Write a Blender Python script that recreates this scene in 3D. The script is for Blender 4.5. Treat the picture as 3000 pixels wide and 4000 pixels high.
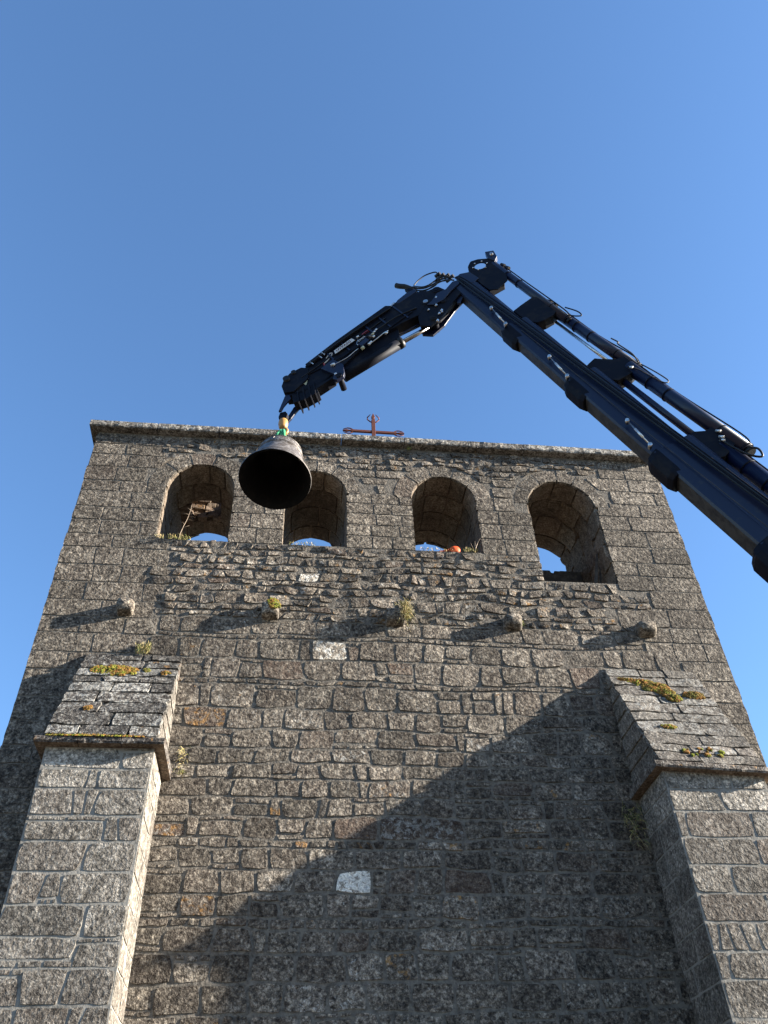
import bpy, math, random
from mathutils import Vector, Matrix, noise
R = random.Random(7)
PI = math.pi
for o in list(bpy.data.objects): bpy.data.objects.remove(o)
scene = bpy.context.scene
COL = scene.collection

# ------------------------------------------------------------------ camera
cam_d = bpy.data.cameras.new('camera'); cam = bpy.data.objects.new('camera', cam_d); COL.objects.link(cam)
cam_d.sensor_fit = 'VERTICAL'; cam_d.sensor_height = 36.0; cam_d.lens = 28.8
cam_d.clip_start = 0.05; cam_d.clip_end = 20000
M = Matrix(((0.99358, -0.04916, -0.10191), (-0.10794, -0.68191, -0.72343), (-0.03393, 0.72978, -0.68284)))
q = M.to_quaternion(); q.normalize()
cam.matrix_world = Matrix.Translation((0, -8.5, 1.6)) @ q.to_matrix().to_4x4()
scene.camera = cam

# ------------------------------------------------------------------ light
SUN = Vector((6.2, -1.0, 2.05)).normalized()          # direction towards the sun
elev = math.asin(SUN.z); azim = math.atan2(SUN.x, SUN.y)
world = bpy.data.worlds.new('World'); scene.world = world; world.use_nodes = True
wn = world.node_tree.nodes; wl = world.node_tree.links
sky = wn.new('ShaderNodeTexSky'); sky.sky_type = 'NISHITA'; sky.sun_disc = False
sky.sun_elevation = elev; sky.sun_rotation = azim
sky.altitude = 400; sky.air_density = 1.2; sky.dust_density = 0.5; sky.ozone_density = 5.4
bg = wn.get('Background') or wn.new('ShaderNodeBackground')
bg.inputs['Strength'].default_value = 0.068
wl.new(sky.outputs[0], bg.inputs['Color'])
sd = bpy.data.lights.new('sun', 'SUN'); sd.energy = 5.0; sd.angle = math.radians(0.53); sd.color = (1.0, 0.91, 0.78)
so = bpy.data.objects.new('sun', sd); COL.objects.link(so)
so.rotation_euler = SUN.to_track_quat('Z', 'Y').to_euler()
scene.view_settings.view_transform = 'Standard'; scene.view_settings.look = 'None'
scene.view_settings.gamma = 1.0; scene.view_settings.use_curve_mapping = False
scene.view_settings.exposure = 2.32

# ------------------------------------------------------------------ materials
def newmat(name):
    m = bpy.data.materials.new(name); m.use_nodes = True
    nt = m.node_tree; b = nt.nodes.get('Principled BSDF')
    return m, nt, b
class NT:
    def __init__(s, nt): s.nt = nt; s.n = nt.nodes; s.l = nt.links
    def pos(s):
        g = s.n.new('ShaderNodeNewGeometry'); return g.outputs['Position']
    def noise(s, v, scale, detail=4, rough=.6, dist=0.0, off=None, sc=None):
        if off is not None or sc is not None:
            mp = s.n.new('ShaderNodeMapping'); s.l.new(v, mp.inputs['Vector']); v = mp.outputs[0]
            if off: mp.inputs['Location'].default_value = off
            if sc: mp.inputs['Scale'].default_value = sc
        t = s.n.new('ShaderNodeTexNoise'); s.l.new(v, t.inputs['Vector'])
        t.inputs['Scale'].default_value = scale; t.inputs['Detail'].default_value = detail
        t.inputs['Roughness'].default_value = rough; t.inputs['Distortion'].default_value = dist
        return t.outputs['Fac']
    def math(s, op, a, b=None, clamp=False):
        m = s.n.new('ShaderNodeMath'); m.operation = op; m.use_clamp = clamp
        for i, x in enumerate((a, b)):
            if x is None: continue
            if isinstance(x, (int, float)): m.inputs[i].default_value = x
            else: s.l.new(x, m.inputs[i])
        return m.outputs[0]
    def ramp(s, f, stops):
        r = s.n.new('ShaderNodeValToRGB'); s.l.new(f, r.inputs[0]); e = r.color_ramp.elements
        while len(e) < len(stops): e.new(.5)
        for i, (p, c) in enumerate(stops):
            e[i].position = p; e[i].color = (c[0], c[1], c[2], 1) if not isinstance(c, (int, float)) else (c, c, c, 1)
        return r.outputs[0]
    def mix(s, f, a, b, mode='MIX'):
        m = s.n.new('ShaderNodeMix'); m.data_type = 'RGBA'; m.blend_type = mode
        for sock, x in ((m.inputs[0], f), (m.inputs[6], a), (m.inputs[7], b)):
            if isinstance(x, (int, float)): sock.default_value = x
            elif isinstance(x, tuple): sock.default_value = (x[0], x[1], x[2], 1)
            else: s.l.new(x, sock)
        return m.outputs[2]
    def bump(s, h, strength, dist, nrm=None):
        b = s.n.new('ShaderNodeBump'); b.inputs['Strength'].default_value = strength
        b.inputs['Distance'].default_value = dist; s.l.new(h, b.inputs['Height'])
        if nrm is not None: s.l.new(nrm, b.inputs['Normal'])
        return b.outputs[0]

def stone_mat(name, dark, mid, light, bumpd=.02, crust=(.52, .72), crustcol=(.03, .028, .026), gain=1.0, bs=1.0):
    m, nt, b = newmat(name); T = NT(nt); p = T.pos()
    at = T.n.new('ShaderNodeAttribute'); at.attribute_name = 'tone'
    sp = T.n.new('ShaderNodeSeparateColor'); T.l.new(at.outputs['Color'], sp.inputs[0])
    n1 = T.noise(p, 13, 6, .72, .4); n2 = T.noise(p, 36, 4, .65); n3 = T.noise(p, 110, 2, .5)
    mixn = T.math('ADD', T.math('MULTIPLY', n1, .5), T.math('MULTIPLY', n2, .5))
    base = T.ramp(mixn, [(.40, dark), (.50, mid), (.61, light)])
    # warm and reddish stones
    base = T.mix(sp.outputs[2], base, T.mix(.75, base, (.42, .20, .14), 'MULTIPLY') if False else T.mix(.5, base, (.10, .058, .042)))
    # dark biological crust in blotches
    cr = T.ramp(T.noise(p, 6, 7, .72, .6, (3, 7, 1)), [(crust[0], 0.0), (crust[1], 1.0)])
    fine = T.ramp(T.noise(p, 60, 3, .6, 0, (9, 2, 4)), [(.35, .25), (.6, 1.0)])
    base = T.mix(T.math('MULTIPLY', T.math('MULTIPLY', cr, fine), .8), base, crustcol)
    # pale lichen spots
    ln = T.noise(p, 17, 6, .72, .5, (1, 5, 9))
    thr = T.math('SUBTRACT', .74, T.math('MULTIPLY', sp.outputs[1], .34))
    lm = T.math('MULTIPLY', T.math('SUBTRACT', ln, thr), 14, True)
    base = T.mix(T.math('MULTIPLY', lm, .75), base, (.40, .39, .36))
    # ochre lichen
    on = T.noise(p, 11, 5, .65, .3, (8, 8, 2))
    om = T.math('MULTIPLY', T.math('SUBTRACT', on, T.math('SUBTRACT', .74, T.math('MULTIPLY', at.outputs['Alpha'], .26))), 12, True)
    base = T.mix(T.math('MULTIPLY', om, .8), base, (.26, .14, .045))
    big = T.ramp(T.noise(p, .8, 4, .6, .5, (4, 1, 2)), [(.36, .72), (.5, 1.0), (.64, 1.25)])
    stk = T.ramp(T.noise(p, 3.2, 5, .65, .2, (2, 2, 6), (1, 1, .22)), [(.42, .70), (.56, 1.0)])
    base = T.mix(.8, base, big, 'MULTIPLY'); base = T.mix(.6, base, stk, 'MULTIPLY')
    spk = T.ramp(T.noise(p, 62, 3, .7, .3, (5, 3, 8)), [(.36, .50), (.50, 1.0), (.62, 1.55)])
    base = T.mix(.75, base, spk, 'MULTIPLY')
    val = T.math('MULTIPLY', sp.outputs[0], 1.75 * gain)
    cb = T.n.new('ShaderNodeCombineColor')
    for i in range(3): T.l.new(val, cb.inputs[i])
    base = T.mix(1.0, base, cb.outputs[0], 'MULTIPLY')
    T.l.new(base, b.inputs['Base Color']); b.inputs['Roughness'].default_value = .92
    b.inputs['Specular IOR Level'].default_value = .2
    hgt = T.math('ADD', T.math('MULTIPLY', T.noise(p, 22, 3, .55, .3), .9), T.math('ADD', T.math('MULTIPLY', n2, .55), T.math('MULTIPLY', n3, .2)))
    T.l.new(T.bump(hgt, bs, bumpd), b.inputs['Normal'])
    return m
M_stone = stone_mat('weathered_granite', (.026, .023, .020), (.130, .112, .092), (.35, .31, .255), .030)
M_pale = stone_mat('pale_granite', (.06, .055, .047), (.165, .15, .13), (.35, .325, .285), .018, (.50, .72))
M_cap = stone_mat('lichened_cap_stone', (.02, .019, .018), (.085, .08, .073), (.30, .29, .27), .030, (.46, .62))
M_inner = stone_mat('sheltered_tan_stone', (.075, .058, .043), (.155, .122, .092), (.27, .225, .175), .008, (.62, .8), (.06, .05, .045), 1.0, .6)
M_cop = stone_mat('coping_granite', (.035, .031, .028), (.12, .11, .097), (.32, .30, .27), .024, (.52, .66))

def simple(name, col, rough=.5, metal=0.0, bump=None, spec=.5, var=None, coat=0.0):
    m, nt, b = newmat(name); T = NT(nt)
    b.inputs['Base Color'].default_value = (*col, 1); b.inputs['Roughness'].default_value = rough
    b.inputs['Metallic'].default_value = metal; b.inputs['Specular IOR Level'].default_value = spec
    b.inputs['Coat Weight'].default_value = coat; b.inputs['Coat Roughness'].default_value = .12
    p = T.pos()
    if var:
        c2, sc, lo, hi = var
        f = T.ramp(T.noise(p, sc, 6, .65, .4), [(lo, 0.0), (hi, 1.0)])
        T.l.new(T.mix(f, tuple(col), tuple(c2)), b.inputs['Base Color'])
    if bump:
        T.l.new(T.bump(T.noise(p, bump[0], 5, .6), 1.0, bump[1]), b.inputs['Normal'])
    return m
M_mortar = simple('lime_mortar', (.155, .14, .12), .95, bump=(38, .014), spec=.15, var=((.06, .054, .047), 16, .42, .66))
M_mortarp = simple('pale_new_mortar', (.22, .21, .19), .95, bump=(30, .006), spec=.15, var=((.10, .095, .085), 6, .5, .7))
M_mortar_in = simple('old_inner_mortar', (.13, .10, .08), .95, bump=(30, .01), spec=.1, var=((.22, .17, .12), 12, .45, .6))
M_ground = simple('gravel_ground', (.15, .125, .095), .95, bump=(20, .02), spec=.1, var=((.10, .085, .065), 2.5, .4, .6))
M_navy = simple('navy_crane_paint', (.0016, .0045, .024), .42, 0, (160, .0004), .35, ((.016, .018, .026), 11, .55, .78), .12)
M_navyd = simple('navy_crane_paint_dark', (.0035, .0045, .010), .6, 0, (120, .0008), .12, ((.02, .018, .017), 7, .5, .8))  # darker, duller navy; its low sheen stands in for shade on the jib cylinder
M_under = simple('greased_boom_underside', (.045, .042, .040), .6, .0, (60, .002), .3, ((.015, .015, .018), 9, .45, .62))
M_black = simple('black_rubber_hose', (.004, .004, .005), .5, 0, None, .3)
M_steel = simple('bare_steel', (.55, .54, .52), .28, 1.0, None, .5, ((.32, .30, .28), 30, .45, .65))
M_chrome = simple('chromed_rod', (.30, .27, .25), .22, 1.0, None, .5)
M_zinc = simple('galvanised_bolt', (.62, .62, .60), .4, .7)
M_plate = simple('white_plate', (.55, .55, .53), .5, 0, None, .4, ((.32, .32, .33), 40, .45, .7))
M_letter = simple('dark_red_lettering', (.10, .03, .035), .5)
M_letterb = simple('navy_lettering', (.03, .035, .08), .5)
M_redst = simple('red_sticker', (.25, .02, .025), .45)
M_yel = simple('pale_yellow_sticker', (.42, .42, .28), .5)
M_bronze_o = simple('weathered_bronze', (.095, .083, .075), .5, .4, (45, .002), .4, ((.22, .21, .205), 20, .48, .66))
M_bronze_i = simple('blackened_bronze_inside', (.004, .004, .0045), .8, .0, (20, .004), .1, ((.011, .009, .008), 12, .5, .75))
M_rust = simple('red_oxide_iron', (.10, .026, .016), .75, .0, (60, .002), .3, ((.09, .03, .02), 14, .42, .62))
M_hook = simple('worn_yellow_hook_paint', (.36, .19, .05), .5, 0, (60, .001), .5, ((.20, .09, .04), 22, .5, .62))
M_sling = simple('green_polyester_sling', (.04, .24, .12), .75, 0, (90, .002), .2)
M_orange = simple('orange_tarpaulin', (.62, .085, .02), .55, 0, (30, .006), .3)
M_wood = simple('old_dark_timber', (.045, .038, .032), .85, 0, (25, .012), .2, ((.09, .075, .06), 14, .45, .65))
M_twig = simple('dry_twig', (.30, .23, .17), .85)
M_drygrass = simple('dry_straw_grass', (.42, .32, .17), .85, var=((.22, .22, .08), 30, .45, .6))
M_grass = simple('green_grass', (.12, .16, .04), .8, var=((.30, .24, .08), 30, .45, .6))
M_moss = simple('yellow_green_moss', (.17, .19, .03), .95, 0, (90, .02), .1, ((.22, .11, .035), 9, .47, .58))
M_mosso = simple('rusty_orange_moss', (.24, .12, .035), .95, 0, (90, .02), .1, ((.10, .11, .03), 8, .46, .6))

# ------------------------------------------------------------------ mesh helpers
def flat_ring(o, flags):
    o.data.polygons.foreach_set('use_smooth', [not f for f in flags]); o.data.update()
class MB:
    """collects vertices, faces, optional tone per face; builds one mesh object"""
    def __init__(s): s.v = []; s.f = []; s.t = []; s.mi = []
    def add(s, vs, fs, tone=(.5, .3, 0, .2), mi=0):
        o = len(s.v); s.v += [tuple(x) for x in vs]
        for f in fs: s.f.append(tuple(i + o for i in f)); s.t.append(tone); s.mi.append(mi)
    def box(s, a, b, tone=(.5, .3, 0, .2), fr=None, mi=0):
        x0, y0, z0 = a; x1, y1, z1 = b
        vs = [Vector(c) for c in ((x0,y0,z0),(x1,y0,z0),(x1,y1,z0),(x0,y1,z0),(x0,y0,z1),(x1,y0,z1),(x1,y1,z1),(x0,y1,z1))]
        if fr: vs = [fr(v) for v in vs]
        s.add(vs, [(0,3,2,1),(4,5,6,7),(0,1,5,4),(1,2,6,5),(2,3,7,6),(3,0,4,7)], tone, mi)
    def tube(s, pts, r, n=8, caps=True, mi=0, tone=(.5, .3, 0, .2)):
        pts = [Vector(p) for p in pts]; rs = r if isinstance(r, (list, tuple)) else [r] * len(pts)
        up = Vector((.13, .29, .95)); vs = []; fs = []
        for i, p in enumerate(pts):
            d = (pts[min(i + 1, len(pts) - 1)] - pts[max(i - 1, 0)])
            if d.length < 1e-9: d = Vector((0, 0, 1))
            d.normalize(); a = d.cross(up)
            if a.length < .1: a = d.cross(Vector((1, 0, 0)))
            a.normalize(); bb = d.cross(a)
            for k in range(n):
                t = 2 * PI * k / n; vs.append(p + (a * math.cos(t) + bb * math.sin(t)) * rs[i])
        for i in range(len(pts) - 1):
            for k in range(n):
                k2 = (k + 1) % n; fs.append((i*n+k, i*n+k2, (i+1)*n+k2, (i+1)*n+k))
        if caps: fs.append(tuple(range(n))); fs.append(tuple(reversed(range((len(pts)-1)*n, len(pts)*n))))
        s.add(vs, fs, tone, mi)
    def prism(s, poly, w0, w1, fr, mi=0, inset=0.0):
        """poly: list of (a,b); extruded along the third axis of frame fr(a,b,w)"""
        n = len(poly); cx = sum(p[0] for p in poly)/n; cy = sum(p[1] for p in poly)/n
        vs = [fr(a, b, w0) for a, b in poly] + [fr(a, b, w1) for a, b in poly]
        fs = [tuple(range(n)), tuple(reversed(range(n, 2*n)))] + [(i, n+i, n+(i+1) % n, (i+1) % n) for i in range(n)]
        s.add(vs, fs, mi=mi)
    def mesh(s, name, mats, smooth=False, recalc=True):
        me = bpy.data.meshes.new(name); me.from_pydata(s.v, [], s.f)
        ca = me.color_attributes.new('tone', 'FLOAT_COLOR', 'CORNER')
        buf = []
        for f, t in zip(s.f, s.t): buf += list(t) * len(f)
        ca.data.foreach_set('color', buf)
        for m in (mats if isinstance(mats, (list, tuple)) else [mats]): me.materials.append(m)
        me.polygons.foreach_set('material_index', s.mi)
        if recalc:
            import bmesh
            bm = bmesh.new(); bm.from_mesh(me); bmesh.ops.recalc_face_normals(bm, faces=bm.faces); bm.to_mesh(me); bm.free()
        if smooth: me.polygons.foreach_set('use_smooth', [True] * len(me.polygons))
        me.update(); return me
    def build(s, name, mats, parent=None, smooth=False, bevel=0.0, kind=None, recalc=True):
        o = bpy.data.objects.new(name, s.mesh(name, mats, smooth, recalc)); COL.objects.link(o)
        if parent: o.parent = parent; o.matrix_parent_inverse = parent.matrix_world.inverted()
        if bevel:
            md = o.modifiers.new('bevel', 'BEVEL'); md.width = bevel; md.segments = 2; md.limit_method = 'ANGLE'; md.angle_limit = .6
        if kind: o['kind'] = kind
        return o
def thing(name, label, cat, loc=(0, 0, 0), group=None):
    o = bpy.data.objects.new(name, None); COL.objects.link(o); o.location = loc
    o.matrix_world = Matrix.Translation(loc)
    o['label'] = label; o['category'] = cat
    if group: o['group'] = group
    return o
def tag(o, label, cat, group=None):
    o['label'] = label; o['category'] = cat
    if group: o['group'] = group
    return o

# ------------------------------------------------------------------ ground
g = MB()
N = 40
def gx(i): u = (i / N) * 2 - 1; return math.copysign(abs(u) ** 3.2 * 6000, u)
vs = [(gx(i), gx(j), 0.0) for j in range(N + 1) for i in range(N + 1)]
g.add(vs, [(j*(N+1)+i, j*(N+1)+i+1, (j+1)*(N+1)+i+1, (j+1)*(N+1)+i) for j in range(N) for i in range(N)])
gr = g.build('ground', M_ground); gr['kind'] = 'structure'; gr['label'] = 'gravel ground below the wall'

# ------------------------------------------------------------------ stones
def nz(p, f): return noise.noise(Vector((p[0] * f, p[1] * f, p[2] * f)))
class Stone:
    __slots__ = ('v', 'f', 'tone', 'area', 'mat', 'c', 'name', 'ring')
def make_stone(P, w, h, frame, proud=.015, rough=.006, corner=.10, edge=.014, back=-.03, tone=(.5, .3, 0, .1), mat=None, seed=0.0, drop=None, cell=.075, name='stone', tilt=0.0, lowf=.45):
    """P(a,b)->(u,v) in plane; frame(u,v,h)->world. One rough-faced block with turned-back edges."""
    na = max(3, min(9, int(w / cell))); nb = max(3, min(7, int(h / cell)))
    ea = min(.2, edge / w); eb = min(.2, edge / h)
    A = [0, ea] + [ea + (1 - 2*ea) * i / na for i in range(1, na)] + [1 - ea, 1]
    B = [0, eb] + [eb + (1 - 2*eb) * i / nb for i in range(1, nb)] + [1 - eb, 1]
    cu, cv = P(.5, .5)
    vs = []; nA = len(A); nB = len(B); ins = 0
    tx = R.uniform(-tilt, tilt); ty = R.uniform(-tilt, tilt)
    for j, b in enumerate(B):
        for i, a in enumerate(A):
            u, v = P(a, b); aa = 2*a - 1; bb = 2*b - 1
            k = 1 - corner * (abs(aa) ** 5) * (abs(bb) ** 5) * (1.3 + nz((u*3+seed, v*3, seed), 2.5))
            u = cu + (u - cu) * k; v = cv + (v - cv) * k
            ew = .005 + .7 * rough; u += (abs(aa) ** 2) * 1.3 * ew * nz((u, v, seed + 5), 8); v += (abs(bb) ** 2) * 1.3 * ew * nz((u, v, seed + 9), 8)
            if drop:
                u, v, inside = drop(u, v); ins += inside
            ring = (i in (0, nA-1)) or (j in (0, nB-1)); ring2 = (i in (1, nA-2)) or (j in (1, nB-2))
            if ring: hh = back
            else:
                hh = proud * (.95 if ring2 else 1.0) + tx*aa*w*.5 + ty*bb*h*.5
                hh += rough * (lowf * nz((u, v, seed), 7) + .9 * nz((u, v, seed), 17)) * (1.0 if not ring2 else .8)
            vs.append(frame(u, v, hh))
    if drop and ins > .45 * len(vs): return None
    s = Stone(); s.v = vs; dupm = {}
    def rv(i, j):
        k = j*nA + i
        if i in (0, nA-1) or j in (0, nB-1): return k
        if k not in dupm: dupm[k] = len(vs); vs.append(vs[k])
        return dupm[k]
    s.f = []
    for j in range(nB-1):
        for i in range(nA-1):
            if (i in (0, nA-2)) or (j in (0, nB-2)): s.f.append((rv(i, j), rv(i+1, j), rv(i+1, j+1), rv(i, j+1)))
            else: s.f.append((j*nA+i, j*nA+i+1, (j+1)*nA+i+1, (j+1)*nA+i))
    s.ring = [(i in (0, nA-2)) or (j in (0, nB-2)) for j in range(nB-1) for i in range(nA-1)]
    s.tone = tone; s.mat = mat or M_stone; s.name = name
    c = frame(cu, cv, 0); s.c = c
    d2 = (Vector(c) - Vector((0, -8.5, 1.6))).length_squared; s.area = w * h / d2
    return s

def rtone(style='n'):
    r = R.random(); v = R.uniform(.35, .64); li = R.uniform(.05, .45); wm = R.uniform(0, .25); oc = R.uniform(0, .35)
    if r < .05: wm = R.uniform(.35, .7); v *= .95
    elif r < .15: v *= .78; li *= .6
    elif r < .20: v *= 1.12; li = R.uniform(.35, .55)
    elif r < .23: oc = R.uniform(.5, .85)
    if style == 'ash': v = R.uniform(.38, .58); li = R.uniform(.05, .3); wm *= .5; oc *= .5
    if style == 'pale': v = R.uniform(.42, .62); li = R.uniform(.0, .3); oc *= .8
    if style == 'cap': v = R.uniform(.34, .52); li = R.uniform(.35, .85)
    if style == 'rub': li = R.uniform(.2, .6); oc = R.uniform(.1, .7)
    return (v, li, wm, oc)

STY = dict(ash=dict(gap=.009, proud=.0112, rough=.0030, corner=.035, edge=.006, tilt=.008),
           crs=dict(gap=.014, proud=.0130, rough=.0070, corner=.10, edge=.009, tilt=.022, lowf=.7),
           rub=dict(gap=.012, proud=.0155, rough=.017, corner=.16, edge=.012, tilt=.09, lowf=1.2),
           cap=dict(gap=.006, proud=.009, rough=.012, corner=.05, edge=.008, tilt=.03, lowf=1.1),
           but=dict(gap=.013, proud=.0112, rough=.0040, corner=.07, edge=.007, tilt=.010, lowf=.35))
FORCE = [(4.46, .54, .90), (7.25, .22, .67), (8.31, .02, .30), (5.05, .98, 1.36), (5.12, 1.46, 1.9)]
def course(x0, x1, z0, z1, frame, style='crs', wr=(.24, .56), tn='n', wob=.008, out=None, drop=None, special=None, mat=None, ends=(0, 0), key=0.0, slivers=.14, name='stone'):
    st = STY[style]; g = st['gap']
    L = x1 - x0
    if L <= .03: return
    xs = [x0]
    h = z1 - z0
    while True:
        w = R.uniform(*wr)
        if style != 'ash' and R.random() < slivers: w = R.uniform(.09, .15)
        if style == 'rub': w *= max(.75, min(1.5, h / .2))
        if xs[-1] + w > x1 - wr[0] * .55: break
        xs.append(xs[-1] + w)
    xs.append(x1)
    for (fz, f0, f1) in FORCE:
        if z0 <= fz < z1 and frame is fwall and x0 < f0 and f1 < x1: xs = sorted([x for x in xs if not (f0 - .13 < x < f1 + .13) or x in (x0, x1)] + [f0, f1])
    til = [0] + [R.uniform(-.018, .018) * {'rub': 2, 'crs': 1.2, 'but': 1.5}.get(style, .4) for _ in xs[1:-1]] + [0]
    def zl(z, x): return z + wob * (nz((x, z * 3.1, key), 1.3) * 2 + nz((x, z * 3.1, key), 4))
    for i in range(len(xs) - 1):
        a0, a1 = xs[i], xs[i+1]; t0, t1 = til[i], til[i+1]
        e0 = (ends[0] if i == 0 else g/2); e1 = (ends[1] if i == len(xs)-2 else g/2)
        parts = [(z0, z1)]; sub = None
        forced = any(abs(a0 - f0) < 1e-6 and z0 <= fz < z1 for fz, f0, f1 in FORCE)
        if style in ('crs', 'but') and h > .19 and R.random() < .17 and not forced:
            sl_ = R.uniform(.04, .065); up_ = R.random() < .6
            parts = [(z0, z1 - sl_)] if up_ else [(z0 + sl_, z1)]; sub = (z1 - sl_, z1) if up_ else (z0, z0 + sl_)
            nsub = R.choice((2, 3)); cs = [a0 + (a1 - a0) * (q_ + R.uniform(-.12, .12) * (0 < q_ < nsub)) / nsub for q_ in range(nsub + 1)]
            for q_ in range(nsub):
                b0, b1 = cs[q_] + g/2, cs[q_+1] - g/2
                def Ps(a, b, b0=b0, b1=b1, sub=sub):
                    u = b0 + (b1 - b0) * a; return u, zl(sub[0], u) + g/2 + (sub[1] - sub[0] - g) * b
                s = make_stone(Ps, b1 - b0, sub[1] - sub[0], frame, st['proud'], st['rough'] * .7, .12, .006, -.03, rtone(tn), mat, R.uniform(0, 99), drop, name=name, lowf=.5)
                if s: out.append(s)
        if sub is None and not forced and style in ('crs', 'rub') and h > .17 and (a1 - a0) < .34 and R.random() < .16:
            zm = z0 + h * R.choice((.32, .62)); parts = [(z0, zm), (zm, z1)]
        for (q0, q1) in parts:
            def P(a, b, a0=a0, a1=a1, t0=t0, t1=t1, q0=q0, q1=q1, e0=e0, e1=e1):
                L_ = a0 + e0 + t0 * (2*b - 1); R_ = a1 - e1 + t1 * (2*b - 1)
                u = L_ + (R_ - L_) * a; lo = zl(q0, u) + g/2; hi = zl(q1, u) - g/2
                return u, lo + (hi - lo) * b
            tone = rtone(tn); mt = mat
            cx = (a0 + a1) / 2; cz = (q0 + q1) / 2
            if special:
                for (sx, sz, tt) in special:
                    if a0 <= sx < a1 and q0 <= sz < q1: tone = tt
            s = make_stone(P, a1 - a0, q1 - q0, frame, st['proud'] * R.uniform(.85, 1.3), st['rough'], st['corner'] * R.uniform(.6, 1.3), st['edge'], -.03, tone, mt, R.uniform(0, 99), drop, name=name, tilt=st['tilt'], lowf=st.get('lowf', .35))
            if s: out.append(s)

def emit(stones, parent, kindname, limit=300, stuffname='rubble_infill'):
    stones = sorted(stones, key=lambda s: -s.area)
    for s in stones[:limit]:
        mb = MB(); mb.add(s.v, s.f, s.tone); flat_ring(mb.build(s.name if kindname is None else kindname, s.mat, parent, smooth=True, recalc=False), s.ring)
    rest = stones[limit:]
    if rest:
        mats = list({s.mat.name: s.mat for s in rest}.values()); mb = MB()
        for s in rest: mb.add(s.v, s.f, s.tone, mats.index(s.mat))
        flat_ring(mb.build(stuffname, mats, parent, smooth=True, kind='stuff', recalc=False), [f for s in rest for f in s.ring])

XL, XR, ZT, TH = -3.06, 5.59, 10.98, 1.55
ARCH = [dict(x0=-1.89, x1=-.955, zs=8.91, top=10.39), dict(x0=-.215, x1=.655, zs=8.91, top=10.38),
        dict(x0=1.62, x1=2.56, zs=8.92, top=10.40), dict(x0=3.37, x1=4.39, zs=8.47, top=10.43)]
for a in ARCH:
    a['cx'] = (a['x0'] + a['x1']) / 2; a['r'] = (a['x1'] - a['x0']) / 2; a['zc'] = a['top'] - a['r']
RING = .27
def fwall(u, v, h): return (u, -h, v)
def drop_ring(u, v):
    for a in ARCH:
        dx = u - a['cx']; dz = v - a['zc']; rr = a['r'] + RING * .92
        if dz > 0:
            d = math.hypot(dx, dz)
            if d < rr:
                k = rr / max(d, 1e-4); return a['cx'] + dx*k, a['zc'] + dz*k, 1
        elif abs(dx) < a['r'] + .004 and v > a['zs']:
            return (a['cx'] + math.copysign(a['r'] + .004, dx)), v, 1
    return u, v, 0

wall = thing('bell_gable', 'tall weathered granite bell gable with four arched openings along its top', 'bell gable', (1.27, .85, 0))
stones = []
SPECIAL = [
    (.72, 4.46, (1.0, .93, 0, 0)), (.43, 7.25, (.85, .72, 0, .1)), (.15, 8.31, (.95, .85, 0, .2)), (1.17, 5.10, (.34, .75, .9, .1)),
    (1.7, 5.12, (.33, .7, .9, .1)), (.81, 5.84, (.5, .6, .2, .1)), (2.67, 6.42, (.5, .4, .3, .2)), (1.21, 5.5, (.52, .5, .3, .6)),
    (-1.07, 4.96, (.5, .6, .9, .8)), (-.76, 6.27, (.45, .3, .7, .9)), (-.9, 4.3, (.5, .3, .4, .75)), (.2, 4.88, (.5, .2, .8, 1.0)), (.62, 5.05, (.5, .3, .95, .4)), (1.2, 6.9, (.5, .4, .8, .6)),
    (3.6, 6.98, (.52, .2, .85, .0)), (1.9, 4.5, (.42, .2, .95, 0)), (-.3, 6.95, (.48, .2, .8, .3)), (.7, 3.9, (.42, .2, .6, .4)), (2.1, 3.75, (.45, .3, 0, 0)), (-1.0, 8.2, (.52, .2, .8, .3)),
    (.35, 7.8, (.5, .3, .75, .2)), (4.1, 7.45, (.62, .3, .1, .4)), (5.0, 4.2, (.5, .4, .2, .3))]
# quoin columns
zL = [10.95, 10.73, 10.51, 10.25, 9.97, 9.76, 9.46, 9.22, 8.96, 8.73, 8.44, 8.16, 7.87, 7.62, 7.38, 7.11, 6.87, 6.51, 6.21, 5.91, 5.70, 5.43, 5.16, 4.88, 4.6, 4.34, 4.06, 3.8, 3.52, 3.26, 3.0, 2.7, 2.4, 2.05, 1.7, 1.35, 1.0, .66, .33, .0]
zR = [10.98, 10.76, 10.56, 10.29, 10.02, 9.76, 9.48, 9.16, 8.87, 8.63, 8.37, 8.07, 7.76, 7.52, 7.24, 6.96, 6.65, 6.37, 6.1, 5.85, 5.6, 5.3, 5.02, 4.74, 4.46, 4.2, 3.92, 3.64, 3.36, 3.08, 2.8, 2.45, 2.1, 1.75, 1.4, 1.05, .7, .35, .0]
intL = []; intR = []
def qcol(zz, left):
    for k in range(len(zz) - 1):
        z1, z0 = zz[k], zz[k+1]; zm = (z0 + z1) / 2
        if left:
            if 8.9 < zm < 9.95: xi = ARCH[0]['x0']
            elif zm >= 9.95: xi = -1.98 + R.uniform(-.12, .05) if zm > 10.4 else -1.6
            elif zm > 7.2: xi = -1.95 + R.uniform(-.22, .3)
            else: xi = -1.36
            x0, x1 = XL, xi; intL.append((z0, z1, xi))
        else:
            if 8.47 < zm < 9.93: xi = ARCH[3]['x1']
            elif zm >= 9.93: xi = 4.1 if zm < 10.4 else 4.45 + R.uniform(-.1, .2)
            elif zm > 7.2: xi = 4.5 + R.uniform(-.25, .35)
            else: xi = 4.93
            x0, x1 = xi, XR; intR.append((z0, z1, xi))
        vis = not (left and zm < 7.0 and False)
        course(x0, x1, z0, z1, fwall, 'ash', (.34, .72), 'ash', .004, stones, drop_ring, SPECIAL, ends=((R.uniform(-.008, .012) if left else .012), (.012 if left else R.uniform(-.008, .012))), key=1 if left else 2)
qcol(zL, True); qcol(zR, False)
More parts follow.
